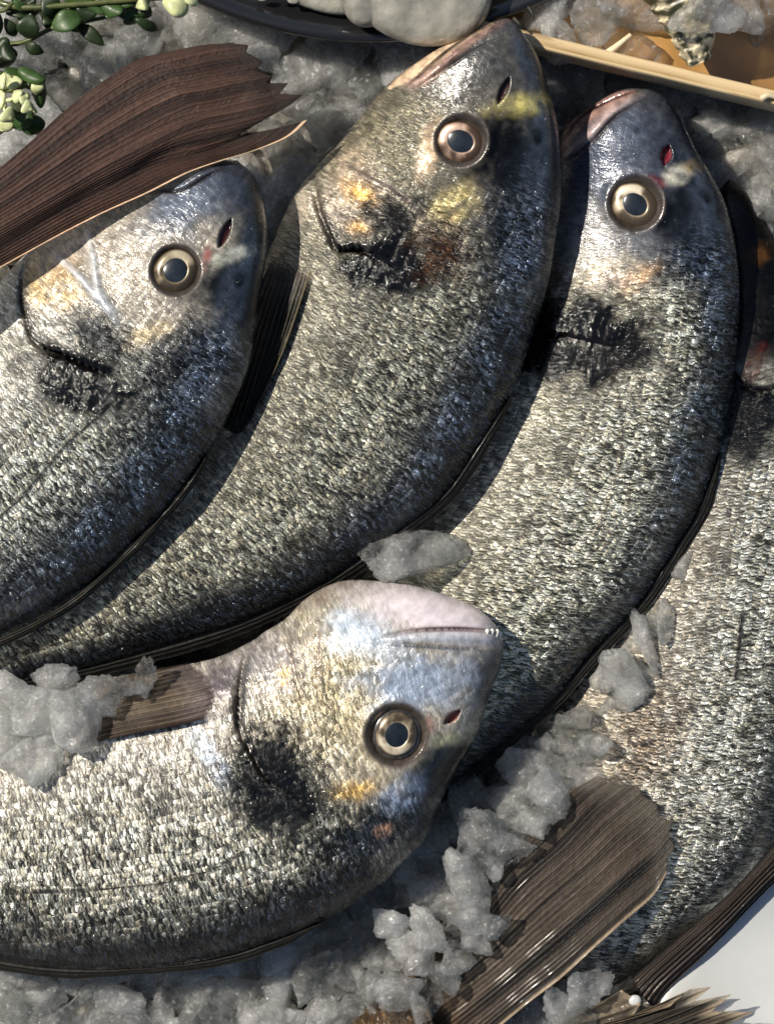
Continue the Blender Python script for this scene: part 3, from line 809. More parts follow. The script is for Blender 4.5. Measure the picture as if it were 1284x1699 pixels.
def feats_low(f):
    hm = lambda *a, **k: blob(f, *a, **k)
    paint(f, (196, 182, 150), hm(560, 1150, 130, 130, full=True), sclv=.7, rgh=.35)              # golden silver cheek
    paint(f, (186, 178, 172), hm(430, 1090, 90, 60, full=True), sclv=.25)
    paint(f, (150, 162, 180), hm(700, 1130, 110, 50, -5, full=True), sclv=.2, rgh=.3)            # bluish preorbital
    paint(f, (178, 188, 200), hm(600, 1050, 70, 40, 20, full=True), sclv=.1)
    paint(f, (226, 214, 218), hm(725, 1014, 150, 44, 14, full=True, rag=.2), sclv=0, rgh=.22, bmp=.15)            # pale lower jaw
    paint(f, (120, 108, 96), hm(545, 985, 60, 18, -25), sclv=.1)
    paint(f, (70, 74, 80), hm(815, 1120, 26, 70, 15, full=True), sclv=.1)
    paint(f, (8, 8, 8), hm(738, 1284, 80, 50, -35, soft=.5, full=True), sclv=.1, rgh=.25, bmp=.4)
    paint(f, (44, 48, 56), hm(690, 1350, 60, 50, -40, full=True), sclv=.6, rgh=.26)
    paint(f, (196, 190, 150), hm(748, 1224, 36, 12, -12, rag=.3), sclv=.1)
    paint(f, (212, 170, 92), hm(594, 1308, 52, 20, -10), sclv=.5)
    paint(f, (214, 170, 80), hm(472, 1116, 11, 18), sclv=.3)
    paint(f, (148, 164, 192), hm(660, 1320, 50, 26, -30), sclv=.4)
    paint(f, (34, 37, 42), hm(600, 1385, 110, 46, -18, full=True), sclv=1.0, rgh=.28)
    bumps(f, hm(600, 1380, 120, 50, -18), 20, 7, 5)
    paint(f, (196, 146, 110), hm(636, 1378, 16, 11, -15), sclv=.2)
    paint(f, (124, 114, 116), hm(362, 1140, 30, 36, 0, full=True), sclv=.15)
    f.z += 8 * hm(358, 1140, 40, 44, 0, full=True)
    paint(f, (198, 210, 228), hm(352, 1252, 66, 18, 52), sclv=.3)
    paint(f, (30, 26, 24), hm(455, 1250, 44, 48, 40, rag=.7, full=True), sclv=.9)
    paint(f, BLACK, hm(462, 1310, 104, 76, 34, rag=.32, full=True, soft=.42), sclv=.7, rgh=.2)
    bumps(f, hm(462, 1310, 104, 76, 34, full=True), 15, 3.0, 8)
    crease(f, [(416, 1066), (403, 1121), (399, 1196), (419, 1241), (445, 1283), (480, 1310)], 24, 20, 60, 9, -1, (14, 8, 7), 11)
    crease(f, [(476, 1050), (488, 1100), (508, 1161)], 9, 9, 36, 5, -1, (96, 80, 74), 4)
    crease(f, [(530, 1030), (530, 1085), (532, 1143)], 8, 8, 36, 5, -1, (130, 116, 108), 4)
    crease(f, [(636, 1056), (690, 1046), (760, 1044), (828, 1049)], 5, 11, 26, 4, 1, (120, 100, 104), 4)
    ridge(f, [(640, 1060), (700, 1056), (770, 1058), (832, 1062)], 5, 8, (176, 184, 196), .8)
    crease(f, [(636, 1068), (700, 1072), (770, 1076), (800, 1076)], 3, 6, 26, 4, 1, (90, 96, 106), 3)
    slit(f, 762, 1178, 738, 1198, 8, 9, (104, 44, 40))
    paint(f, (170, 110, 104), hm(712, 1199, 9, 14), sclv=0)
    socket(f, 657, 1216, 50, (70, 62, 56))
    f.eyes.append((657, 1216, 48, 46, 0, .72, .41, 'cream'))
    for (x, y) in spline([(60, 1478), (125, 1475), (234, 1467), (300, 1454), (354, 1437), (403, 1410)], 40):
        paint(f, (30, 26, 22), blob(f, x, y, 5, 3.4, 0, rag=.3, full=True), sclv=.5)

D = make_fish('sea_bream', 'lowest sea bream with a pale lavender chin and small teeth showing',
    V=[(828, 1046), (818, 1032), (792, 1010), (752, 992), (694, 974), (641, 966), (579, 963), (539, 974), (503, 997), (472, 1028), (437, 1050), (414, 1066), (352, 1094), (250, 1115), (100, 1140), (-60, 1170), (-260, 1230), (-480, 1300), (-640, 1330)],
    D=[(828, 1046), (836, 1068), (832, 1108), (818, 1143), (801, 1196), (783, 1241), (756, 1285), (730, 1338), (706, 1395), (672, 1432), (627, 1478), (545, 1530), (463, 1566), (382, 1594), (294, 1612), (218, 1618), (136, 1622), (0, 1610), (-200, 1560), (-450, 1470), (-640, 1430)],
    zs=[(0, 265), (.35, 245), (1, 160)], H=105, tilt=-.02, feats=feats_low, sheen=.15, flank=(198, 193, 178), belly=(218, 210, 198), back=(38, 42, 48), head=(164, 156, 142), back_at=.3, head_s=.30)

def feats_far(f):
    hm = lambda *a, **k: blob(f, *a, **k)
    paint(f, (6, 6, 8), hm(1260, 440, 150, 190, full=True), sclv=.2, met=0, bmp=.2)  # deep shadow over the head, painted as near-black skin
    paint(f, (70, 46, 18), hm(1258, 420, 26, 16, -20), sclv=.2)
    paint(f, (84, 36, 26), hm(1248, 612, 14, 34, 20), sclv=.2)
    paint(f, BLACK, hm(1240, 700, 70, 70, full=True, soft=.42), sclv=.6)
    crease(f, [(1190, 560), (1215, 620), (1250, 645), (1290, 640)], 12, 10, 60, 8, -1, (16, 10, 10), 6)
    socket(f, 1340, 500, 42)
    f.eyes.append((1340, 500, 40, 44, 10, .85, .45, 'gold'))
    for (x, y) in spline([(1225, 1020), (1222, 1060), (1216, 1120)], 12):
        paint(f, (30, 26, 22), blob(f, x, y, 4, 8, 10, rag=.3, full=True), sclv=.5)
    paint(f, (176, 156, 136), hm(1075, 1220, 60, 90, 20), sclv=1)

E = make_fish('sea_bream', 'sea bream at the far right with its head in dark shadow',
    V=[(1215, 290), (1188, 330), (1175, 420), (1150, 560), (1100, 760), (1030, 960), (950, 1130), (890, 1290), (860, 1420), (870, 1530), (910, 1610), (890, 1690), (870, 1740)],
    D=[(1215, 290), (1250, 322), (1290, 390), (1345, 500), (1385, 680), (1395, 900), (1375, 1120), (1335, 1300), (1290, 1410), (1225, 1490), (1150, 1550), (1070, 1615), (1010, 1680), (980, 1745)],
    zs=[(0, 100), (.3, 115), (.8, 110), (1, 50)], H=88, tilt=.05, feats=feats_far, flank=(204, 199, 184), belly=(186, 176, 160), back=(66, 72, 78), head=(14, 14, 16), back_at=.3, head_s=.26)  # near-black head colour carries the painted shadow too

# fins lying along the backs
dorsal_fin(A, [(345, 756), (300, 822), (240, 890), (170, 960), (90, 1020), (0, 1064), (-160, 1130), (-380, 1205)], 7, 9, zlift=6, rays=4, seed=2)
dorsal_fin(B, [(848, 662), (800, 738), (745, 820), (690, 868), (630, 912), (560, 962), (480, 1006), (390, 1046), (280, 1080), (180, 1106), (60, 1135), (-120, 1160)], 16, 12, zlift=6, rays=4, seed=3)
dorsal_fin(C, [(1197, 752), (1172, 838), (1130, 908), (1080, 990), (1010, 1066), (930, 1158), (850, 1232), (775, 1300), (700, 1356)], 10, 10, zlift=5, rays=4, seed=4, c_ray=(46, 43, 36), c_mem=(16, 15, 15))
dorsal_fin(D, [(540, 1536), (450, 1574), (360, 1602), (260, 1618), (140, 1625), (0, 1614), (-200, 1566)], 8, 9, zlift=4, rays=3, seed=5)

# pectoral fins
def zsurf(f, extra=6):
    def zf(X, Y, a, b):
        out = np.empty(X.shape)
        xs = X[::6, ::6]; ys = Y[::6, ::6]
        zz = np.array([[zat(f, x, y) for x, y in zip(r1, r2)] for r1, r2 in zip(xs, ys)])
        ia = np.linspace(0, zz.shape[0] - 1, X.shape[0]); ib = np.linspace(0, zz.shape[1] - 1, X.shape[1])
        tmp = np.stack([np.interp(ib, np.arange(zz.shape[1]), r) for r in zz])
        out = np.stack([np.interp(ia, np.arange(zz.shape[0]), tmp[:, j]) for j in range(X.shape[1])], 1)
        return out + extra + 3 * np.sin(np.pi * np.clip(a, 0, 1)) - 26 * sstep(.16, 0, a)
    return zf
fin_patch('pectoral_fin', D.root, [(330, 1098), (368, 1112), (384, 1145), (372, 1182)], [(128, 1140), (122, 1180), (132, 1236)],
          [(330, 1098), (240, 1116), (128, 1140)], [(372, 1182), (300, 1200), (220, 1216), (132, 1236)], zsurf(D, 5), D.zn, rays=13, c_ray=(122, 108, 92), c_mem=(48, 40, 34),
          seed=21, mix=(.7, .4, .3), fray=.6, meld=.26, rootlen=.42, rootcol=(120, 110, 110), edge=('lower', (58, 46, 38), .05))
fin_patch('pectoral_fin', B.root, [(462, 398), (495, 405), (524, 424)], [(360, 700), (395, 720), (420, 690)],
          [(462, 398), (420, 500), (360, 700)], [(524, 424), (500, 500), (468, 590), (420, 690)], zsurf(B, 5), B.zn, rays=10, c_ray=(84, 80, 66), c_mem=(34, 34, 32),
          seed=22, mix=(.7, .4, .3), fray=.5, meld=.26, rootlen=.4, rootcol=(126, 120, 114), edge=('lower', (120, 112, 84), .04))
fin_patch('anal_fin', E.root, [(1290, 1392), (1306, 1412), (1322, 1432)], [(1046, 1622), (1064, 1650), (1086, 1676)],
          [(1290, 1392), (1214, 1476), (1130, 1550), (1046, 1622)], [(1322, 1432), (1262, 1486), (1180, 1573), (1110, 1640), (1086, 1676)],
          lambda X, Y, a, b: 168 - 8 * b - 10 * a + 14 * np.sin(np.pi * b), E.zn, rays=7, na=110, c_ray=(66, 56, 50), c_mem=(24, 20, 19), seed=23, split=2)['label'] = 'dark brown soft fin folded along the lower edge of the body'

# teeth of the lowest fish
def tooth(f, x, y, h, a):
    z = zat(f, x, y) + 2
    k = (HC - f.zn) / HC
    v, fc = ICO3.copy(), FICO3
    v = v * [3.2, h, 3.2]; v[:, 0] *= 1 - .45 * np.clip(v[:, 1] / h, -1, 1)
    c, s = math.cos(rad(a)), math.sin(rad(a))
    vx = v[:, 0] * c - v[:, 1] * s; vy = v[:, 0] * s + v[:, 1] * c
    P = np.stack([((x - CX) * k + vx) * S, ((CY - y) * k + vy) * S, (z + v[:, 2]) * S], -1)
    o = mesh_obj('tooth', P, fc, M_TOOTH); place_parent(o, f.root)
M_TOOTH = simple('tooth', (.8, .77, .68), .25, coat=.5)
for x, y, h, a in ((824, 1052, 8, 170), (816, 1049, 6, 175), (808, 1048, 5, 180), (829, 1054, 6, 160)): tooth(D, x, y, h, a)

# ---- fish of which the photograph shows the tails
def plain(f): pass
F_ = make_fish('sea_bream', 'fish at the top left whose big brown tail fin lies over its neighbour', V=[(-1300, 700), (-1200, 560), (-1000, 440), (-700, 400), (-400, 370), (-220, 370), (-80, 350)],
    D=[(-1300, 700), (-1240, 800), (-1000, 830), (-700, 760), (-400, 660), (-200, 560), (-80, 500)], zs=[(0, 470), (1, 392)], H=90, tilt=0, feats=plain, ns=160, ntop=60,
    flank=(112, 96, 72), belly=(104, 86, 64), back=(84, 66, 48), head=(110, 104, 96), back_at=.5)
fin_patch('tail_fin', F_.root, [(-110, 370), (-90, 430), (-100, 500)],
          [(377, 59), (409, 63), (405, 75), (433, 91), (421, 107), (450, 117), (441, 128), (476, 128), (462, 146), (500, 148), (478, 166), (420, 198), (392, 214), (440, 206), (508, 188)],
          [(-110, 370), (-50, 318), (0, 275), (53, 227), (109, 174), (170, 126), (227, 89), (267, 79), (324, 65), (377, 59)],
          [(-100, 500), (-50, 468), (0, 441), (142, 362), (243, 314), (308, 280), (364, 259), (425, 239), (478, 215), (508, 188)],
          lambda X, Y, a, b: 404 - 85 * a + 16 * np.sin(np.pi * b) - 14 * b, 405, rays=27, na=120, c_ray=(98, 72, 60), c_mem=(40, 27, 24), ridge_h=1.4, seed=31, fray=.28, mix=(.34, .5, .45),
          edge=('lower', (226, 206, 176), .022), tipfade=(46, 38, 36), rootcol=(98, 74, 52))
G_ = make_fish('sea_bream', 'fish at the bottom buried in ice except for its broad striped brown tail fin', V=[(20, 2500), (60, 2320), (220, 2100), (380, 1940), (520, 1760), (630, 1640), (680, 1590)],
    D=[(20, 2500), (180, 2540), (440, 2440), (600, 2240), (690, 1980), (740, 1860), (760, 1790)], zs=[(0, 60), (.8, 90), (1, 150)], H=70, tilt=0, feats=plain, ns=140, ntop=60,
    flank=(96, 76, 50), belly=(90, 70, 46), back=(70, 52, 36), head=(110, 104, 96), back_at=.5, low=.8)
fin_patch('tail_fin', G_.root, [(668, 1570), (690, 1670), (745, 1790)], [(991, 1287), (1008, 1292), (1023, 1287), (1040, 1303), (1058, 1304), (1068, 1322), (1090, 1336), (1094, 1354), (1116, 1364), (1108, 1384), (1120, 1404), (1108, 1424), (1105, 1450)],
          [(668, 1570), (725, 1545), (781, 1500), (830, 1430), (891, 1375), (940, 1318), (991, 1287)], [(745, 1790), (805, 1730), (873, 1670), (932, 1623), (991, 1568), (1037, 1527), (1082, 1487), (1105, 1450)],
          lambda X, Y, a, b: 168 + 48 * np.sin(np.pi * .5 * np.clip(a * 1.3, 0, 1)) - 6 * b, 215, rays=27, na=110, c_ray=(88, 77, 66), c_mem=(22, 18, 16), ridge_h=1.2, seed=32, fray=.4,
          edge=('lower', (150, 134, 112), .03), tipfade=(108, 102, 92), rootcol=(84, 60, 34))
H_ = make_fish('sea_bream', 'fish at the bottom edge showing only a ragged torn tail fin by the white dish', V=[(300, 2500), (420, 2350), (600, 2150), (780, 1950), (900, 1790), (952, 1712)],
    D=[(300, 2500), (520, 2480), (760, 2300), (900, 2060), (980, 1840), (1004, 1760)], zs=[(0, 40), (1, 150)], H=60, tilt=0, feats=plain, ns=120, ntop=50,
    flank=(96, 88, 76), belly=(90, 80, 66), back=(70, 60, 46), head=(110, 104, 96), back_at=.5)
fin_patch('tail_fin', H_.root, [(930, 1700), (960, 1740), (985, 1775)],
          [(1030, 1640), (1062, 1664), (1050, 1682), (1110, 1668), (1142, 1640), (1178, 1636), (1150, 1660), (1212, 1648), (1180, 1676), (1250, 1678), (1200, 1700), (1270, 1720), (1210, 1740)],
          [(930, 1700), (980, 1672), (1030, 1640)], [(985, 1775), (1100, 1770), (1210, 1740)],
          lambda X, Y, a, b: 168 + 22 * a, 180, rays=15, na=70, c_ray=(120, 108, 90), c_mem=(28, 23, 20), ridge_h=7, seed=33, fray=.5, tipfade=(190, 176, 150))

# ------------------------------------------------------------------ crockery, tray, plants
M_BLACK = simple('black_glaze', (.010, .010, .011), .28, coat=.6, bump=(160, .12, .001))
M_WHITE = simple('white_glaze', (.52, .53, .52), .28, coat=.5, noise=(16, .16))
def bowl(name, label, x, y, r, z, prof, mat, cat):
    o = revolve(name, [(a * r, b) for a, b in prof], mat, 160)
    o.location = wpos(x, y, z); tag(o, label, cat); return o
bowl('black_bowl', 'shallow glossy black bowl at the top holding raw white squid', 615, -575, 629, 190,
     [(0.001, -96), (.55, -96), (.72, -80), (.90, -14), (.99, 22), (1.0, 30), (.994, 37), (.975, 36), (.955, 26), (.93, 8), (.74, -56), (.5, -70), (.001, -70)], M_BLACK, 'bowl')
bowl('white_dish', 'smooth white dish at the bottom right beside the fish fins', 1600, 1850, 530, 138,
     [(0.001, -110), (.5, -110), (.8, -70), (.96, -16), (1.0, 6), (.995, 12), (.97, 12), (.92, 6), (.8, -10), (.5, -24), (.001, -26)], M_WHITE, 'dish')

M_SQUID = simple('squid_flesh', (.27, .26, .22), .25, coat=.7, sss=.35, noise=(90, .5), bump=(150, .5, .002))
def lump(name, label, x, y, z, rx, ry, rz, rot, mat, cat, seed, jag=.35, group=None):
    rs = np.random.RandomState(seed)
    v = ICO4.copy()
    r = 1 + jag * (.16 * noise3(v, rs, 2.2) + .05 * noise3(v, rs, 6))
    v = np.sign(v) * np.abs(v) ** .9 * r[:, None] * [rx, ry, rz]
    o = mesh_obj(name, v * S, FICO4, mat)
    o.location = wpos(x, y, z); o.rotation_euler = (0, 0, -rad(rot)); tag(o, label, cat, group)
    return o
lump('raw_squid', 'largest piece of raw white squid hanging over the rim of the black bowl', 700, -20, 255, 112, 88, 42, 12, M_SQUID, 'squid', 1)
lump('raw_squid', 'narrow fold of raw squid tucked against the largest piece', 604, -6, 250, 40, 52, 34, -22, M_SQUID, 'squid', 2)
lump('raw_squid', 'flat greyish squid piece lying inside the bowl to the left', 525, -30, 215, 90, 44, 20, 20, M_SQUID, 'squid', 3)
for i, (x, y, s, lab) in enumerate(((436, -4, 8, 'tiny white squid scrap at the left end of the bowl'), (488, -2, 11, 'small round white squid scrap between the bowl rim and the grey piece'), (462, -8, 7, 'tiniest white scrap between two others in the bowl'))):
    lump('squid_scrap', lab, x, y, 222, s, s * .8, s * .6, 0, M_SQUID, 'squid', 10 + i)

# wooden tray
M_WOOD = None
def wood():
    m, n, b = new_mat('wet_bamboo'); L = n.links
    tc = N(n, 'ShaderNodeTexCoord')
    mp = N(n, 'ShaderNodeVectorMath', operation='MULTIPLY'); L.new(tc.outputs['Object'], mp.inputs[0]); mp.inputs[1].default_value = (22, 260, 180)
    t = N(n, 'ShaderNodeTexNoise'); t.inputs['Scale'].default_value = 1; t.inputs['Detail'].default_value = 6; t.inputs['Roughness'].default_value = .65
    L.new(mp.outputs[0], t.inputs['Vector'])
    rp = N(n, 'ShaderNodeValToRGB'); e = rp.color_ramp.elements
    e[0].position = .33; e[0].color = (.16, .085, .03, 1); e[1].position = .48; e[1].color = (.62, .47, .27, 1)
    L.new(t.outputs[0], rp.inputs[0])
    at = N(n, 'ShaderNodeAttribute', attribute_name='col'); mx = N(n, 'ShaderNodeMix', data_type='RGBA', blend_type='MULTIPLY'); mx.inputs[0].default_value = 1
    L.new(rp.outputs[0], mx.inputs[6]); L.new(at.outputs['Color'], mx.inputs[7]); L.new(mx.outputs[2], b.inputs['Base Color'])
    b.inputs['Roughness'].default_value = .3; b.inputs['Coat Weight'].default_value = .4
    bp = N(n, 'ShaderNodeBump'); bp.inputs['Strength'].default_value = .3; bp.inputs['Distance'].default_value = .0008
    L.new(t.outputs[0], bp.inputs['Height']); L.new(bp.outputs[0], b.inputs['Normal'])
    return m
M_WOOD = wood()
M_BASE = simple('tray_base', (.30, .165, .055), .25, coat=.7, noise=(38, .5), bump=(60, .2, .001))
TZ = 262
def tray():
    root = empty('wooden_tray', wpos(735, 52, 97))
    ang = math.atan2(-(183 - 52), 1284 - 735)
    root.rotation_euler = (0, 0, ang)
    tag(root, 'wet cream wooden tray at the top right holding ice and an oyster', 'tray')
    def rail(name, x0, x1, y0, y1, z0, z1, mat, rows=1):
        # rounded bar, profile across its width with shallow grooves along it
        nn = 96; na = 90
        th = np.linspace(0, 2 * math.pi, nn, endpoint=False)
        lng = (x1 - x0) > (y1 - y0)
        w_, h_ = ((y1 - y0) if lng else (x1 - x0)) / 2, (z1 - z0) / 2
        px = np.sign(np.cos(th)) * np.abs(np.cos(th)) ** .34 * w_
        pz = np.sign(np.sin(th)) * np.abs(np.sin(th)) ** .34 * h_
        gro = np.exp(-((px + .25 * w_) / 2.4) ** 2) * (pz > 0)
        pz = pz - 1.6 * gro
        a = np.linspace(0, 1, na)
        A, Pi = np.meshgrid(a, np.arange(nn), indexing='ij')
        wob = 1.5 * (fbm(A * 900, Pi * 0, 80, 4) - .5)
        if lng: X = x0 + A * (x1 - x0); Y = (y0 + y1) / 2 + px[Pi] + wob
        else: Y = y0 + A * (y1 - y0); X = (x0 + x1) / 2 + px[Pi] + wob
        Z = (z0 + z1) / 2 + pz[Pi] + wob
        V = np.stack([X.ravel(), Y.ravel(), Z.ravel()], -1) * S
        F = grid_faces(na, nn, True).tolist() + [list(range(nn)), list(range((na - 1) * nn, na * nn))[::-1]]
        st = 1 - np.clip(gro[Pi] * (.1 + 1.2 * fbm(A * 1100, Pi * 0, 90, 9)), 0, .9).ravel()
        o = mesh_obj(name, V, F, mat, attrs=dict(col=np.stack([st, st ** 1.25, st ** 1.7], -1))); o.parent = root
        return o
    rail('rim', 0, 1100, -13, 13, 60, 150, M_WOOD)
    rail('rim', 0, 26, 15, 640, 60, 146, M_WOOD)
    rail('rim', 1074, 1100, 15, 640, 60, 146, M_WOOD)
    rail('rim', 0, 1100, 642, 668, 60, 150, M_WOOD)
    n = 40
    X, Y = np.meshgrid(np.linspace(14, 1086, n), np.linspace(4, 650, n), indexing='ij')
    o = mesh_obj('tray_floor', np.stack([X, Y, 76 + 10 * fbm(X, Y, 200, 2)], -1).reshape(-1, 3) * S, grid_faces(n, n), M_BASE); o.parent = root
tray()

# oyster shell: ridged, layered half shell
def oyster():
    m, n, b = new_mat('oyster_shell'); L = n.links
    col = N(n, 'ShaderNodeAttribute', attribute_name='col'); L.new(col.outputs['Color'], b.inputs['Base Color'])
    b.inputs['Roughness'].default_value = .4; b.inputs['Coat Weight'].default_value = .3
    na, nb = 90, 60
    a = np.linspace(0, 1, na)[:, None]; b_ = np.linspace(0, 2 * math.pi, nb, endpoint=False)[None]
    wid = 46 * np.sin(np.pi * np.clip(a * .93 + .05, 0, 1)) ** .55
    lay = (a * 15 + .9 * fbm(a * 400 + 0 * b_, np.cos(b_) * 90 + 200, 60, 3)) % 1.0
    rr = 1 + .13 * lay + .14 * (fbm(a * 500 + 0 * b_, np.cos(b_) * 150 + 300, 50, 6) - .5)
    x = wid * np.cos(b_) * rr + 14 * np.sin(a * 5); y = (a - .5) * 290 + 0 * b_; z = 30 * np.sin(b_) * rr * np.sin(np.pi * np.clip(a * .93 + .05, 0, 1)) ** .5 + 5 * lay
    nz = fbm(a * 700 + 0 * b_, b_ * 60 + 0 * a, 22, 8)
    c = np.array(s2l(206, 192, 160)) * (1 - sstep(.42, .6, nz))[..., None] + np.array(s2l(62, 62, 40)) * sstep(.42, .6, nz)[..., None]
    c = c * (.45 + .75 * lay)[..., None]
    P = np.stack([x, y, z], -1).reshape(-1, 3) * S
    F = grid_faces(na, nb, True).tolist() + [list(range(nb))[::-1], list(range((na - 1) * nb, na * nb))]
    o = mesh_obj('oyster_shell', P, F, m, attrs=dict(col=np.clip(c.reshape(-1, 3), .01, .9)))
    o.location = wpos(1098, -34, 266); o.rotation_euler = (rad(6), rad(-14), rad(24))
    tag(o, 'rough layered oyster shell pointing down in the wooden tray', 'oyster')
oyster()

# plants
def leaf_mat(name, rgb, rough=.35):
    m = simple(name, rgb, rough + .08, coat=.08, spec=.3, noise=(260, .4), bump=(300, .3, .0006)); return m
M_LDARK = leaf_mat('dark_leaf', (.014, .026, .008)); M_LMID = leaf_mat('mid_leaf', (.035, .07, .018)); M_LPALE = leaf_mat('pale_leaf', (.13, .24, .10))
M_BUD = leaf_mat('bud', (.55, .58, .30)); M_STEM = leaf_mat('green_stem', (.07, .08, .025))
def leaf(name, root, base, tip, wd, thick, mat, curl=8, round_=False):
    """base, tip: drawing x, y, z; fat lens-shaped leaf"""
    b0, t0 = wpos(*base), wpos(*tip)
    d = t0 - b0; Ln = d.length; d.normalize()
    side = d.cross(Vector((0, 0, 1)));
    if side.length < 1e-4: side = Vector((1, 0, 0))
    side.normalize(); up = side.cross(d)
    tl = R.uniform(-.35, .35); side, up = side * math.cos(tl) + up * math.sin(tl), up * math.cos(tl) - side * math.sin(tl)
    na, nb = 16, 14
    V = []
    for i in range(na):
        a = i / (na - 1)
        w_ = wd * 1.45 * S * ((math.sin(math.pi * min(1, a ** (1.0 if not round_ else 1.35) * .985 + .01))) ** (.75 if not round_ else .5))
        for j in range(nb):
            th = 2 * math.pi * j / nb
            p = b0 + d * (Ln * a) + side * (w_ * math.cos(th)) + up * (min(thick * S, w_) * math.sin(th) + curl * S * math.sin(math.pi * a) + .25 * w_ * abs(math.cos(th)))
            V.append(p[:])
    F = grid_faces(na, nb, True).tolist() + [list(range(nb))[::-1], list(range((na - 1) * nb, na * nb))]
    o = mesh_obj(name, V, F, mat); place_parent(o, root); return o
def stem(root, pts, r, mat, name='stem'):
    p = np.array([wpos(*q)[:] for q in pts]); p = spline(p, 24)
    V = []; nb = 8
    for i, q in enumerate(p):
        d = Vector(p[min(i + 1, 23)] - p[max(i - 1, 0)]).normalized(); s = d.cross(Vector((0, 0, 1))).normalized(); u = s.cross(d)
        for j in range(nb):
            th = 2 * math.pi * j / nb
            V.append((Vector(q) + (s * math.cos(th) + u * math.sin(th)) * r * S * (1 - .4 * i / 23))[:])
    o = mesh_obj(name, V, grid_faces(24, nb, True), mat); place_parent(o, root); return o

def dark_sprig():
    root = empty('herb_sprig', wpos(-40, 60, 180))
    tag(root, 'dark green leafy sprig along the top left edge with pale buds at its tip', 'plant')
    stem(root, [(-80, -30, 230), (20, 10, 270), (120, 8, 285), (220, 0, 290), (310, -6, 285)], 6, M_STEM)
    stem(root, [(-60, 50, 200), (10, 72, 240), (45, 68, 255), (90, 46, 262), (150, 34, 262), (205, 22, 260)], 5, M_STEM)
    stem(root, [(-60, -10, 240), (0, 18, 265), (30, -4, 280)], 5, M_STEM)
    Ls = [((10, 72), (26, 96), 6, 0), ((42, 70), (74, 88), 7, 0), ((48, 64), (52, 22), 13, 0), ((0, 80), (14, 110), 12, 0), ((8, 30), (27, 60), 7, 0), ((70, 26), (86, 50), 5, 0),
          ((86, 48), (140, 26), 13, 1), ((100, 14), (134, 54), 9, 1), ((128, 40), (174, 76), 8, 0), ((140, 36), (150, 8), 12, 0), ((178, 30), (196, 4), 16, 1), ((210, 14), (226, 38), 10, 1),
          ((222, 30), (262, 50), 6, 0), ((224, 10), (252, 26), 8, 0), ((60, 14), (104, 22), 13, 0), ((10, 22), (64, 22), 10, 0), ((110, 8), (160, -14), 14, 1), ((160, 4), (146, 18), 16, 1),
          ((-20, 40), (6, 42), 12, 0), ((20, 0), (50, 16), 6, 1), ((50, -2), (58, 18), 9, 0), ((232, 18), (240, -4), 9, 1), ((186, 8), (240, -4), 10, 1), ((0, 96), (24, 90), 12, 0),
          ((-10, 70), (14, 92), 14, 0), ((60, 40), (34, 12), 10, 0), ((96, 24), (70, -4), 12, 0), ((150, 20), (110, 40), 10, 0), ((196, 24), (232, 26), 9, 0)]
    for (a, b, wd, md) in Ls:
        z = R.uniform(245, 290)
        leaf('leaf', root, (*a, z), (*b, z + R.uniform(-30, 22)), wd, 4, M_LMID if md else M_LDARK)
    for a, b, wd in (((270, 2), (312, 20), 13), ((296, -4), (328, 8), 7), ((226, 12), (246, 8), 8), ((286, -8), (310, 6), 8)):
        leaf('bud', root, (*a, 290), (*b, 285), wd, wd * .8, M_BUD, round_=True)
dark_sprig()

def pale_sprig():
    root = empty('succulent_sprig', wpos(0, 180, 180))
    tag(root, 'bright green succulent sprig with round leaves and cream buds at the left edge', 'plant')
    stem(root, [(-60, 190, 230), (0, 170, 300), (38, 162, 320)], 5, M_BUD)
    stem(root, [(2, 150, 290), (8, 175, 305), (12, 195, 310)], 5, M_BUD)
    stem(root, [(-40, 130, 270), (10, 150, 290), (50, 140, 300)], 5, M_STEM)
    Ls = [((20, 150), (34, 116), 17, 1), ((46, 146), (62, 120), 17, 1), ((54, 152), (78, 152), 17, 0), ((36, 176), (34, 216), 17, 1), ((50, 190), (52, 224), 15, 0), ((10, 150), (6, 120), 10, 2),
          ((28, 140), (20, 128), 9, 2), ((60, 158), (64, 134), 8, 2), ((14, 190), (4, 218), 14, 2), ((20, 176), (34, 168), 9, 2), ((46, 186), (56, 180), 8, 2), ((-4, 150), (2, 118), 12, 1), ((-10, 200), (4, 222), 14, 2)]
    for (a, b, wd, md) in Ls:
        z = R.uniform(262, 300)
        leaf('leaf', root, (*a, z), (*b, z + R.uniform(-8, 14)), wd, 8, (M_LMID, M_LPALE, M_BUD)[md] if md != 1 else M_LMID, round_=True)
    for a, b, wd in (((38, 164), (48, 158), 9), ((36, 160), (22, 154), 8), ((12, 192), (20, 198), 10), ((6, 170), (-8, 166), 10), ((6, 140), (-6, 136), 9), ((44, 178), (54, 182), 8)):
        leaf('bud', root, (*a, 325), (*b, 334), wd, wd * .8, M_BUD, round_=True)
pale_sprig()

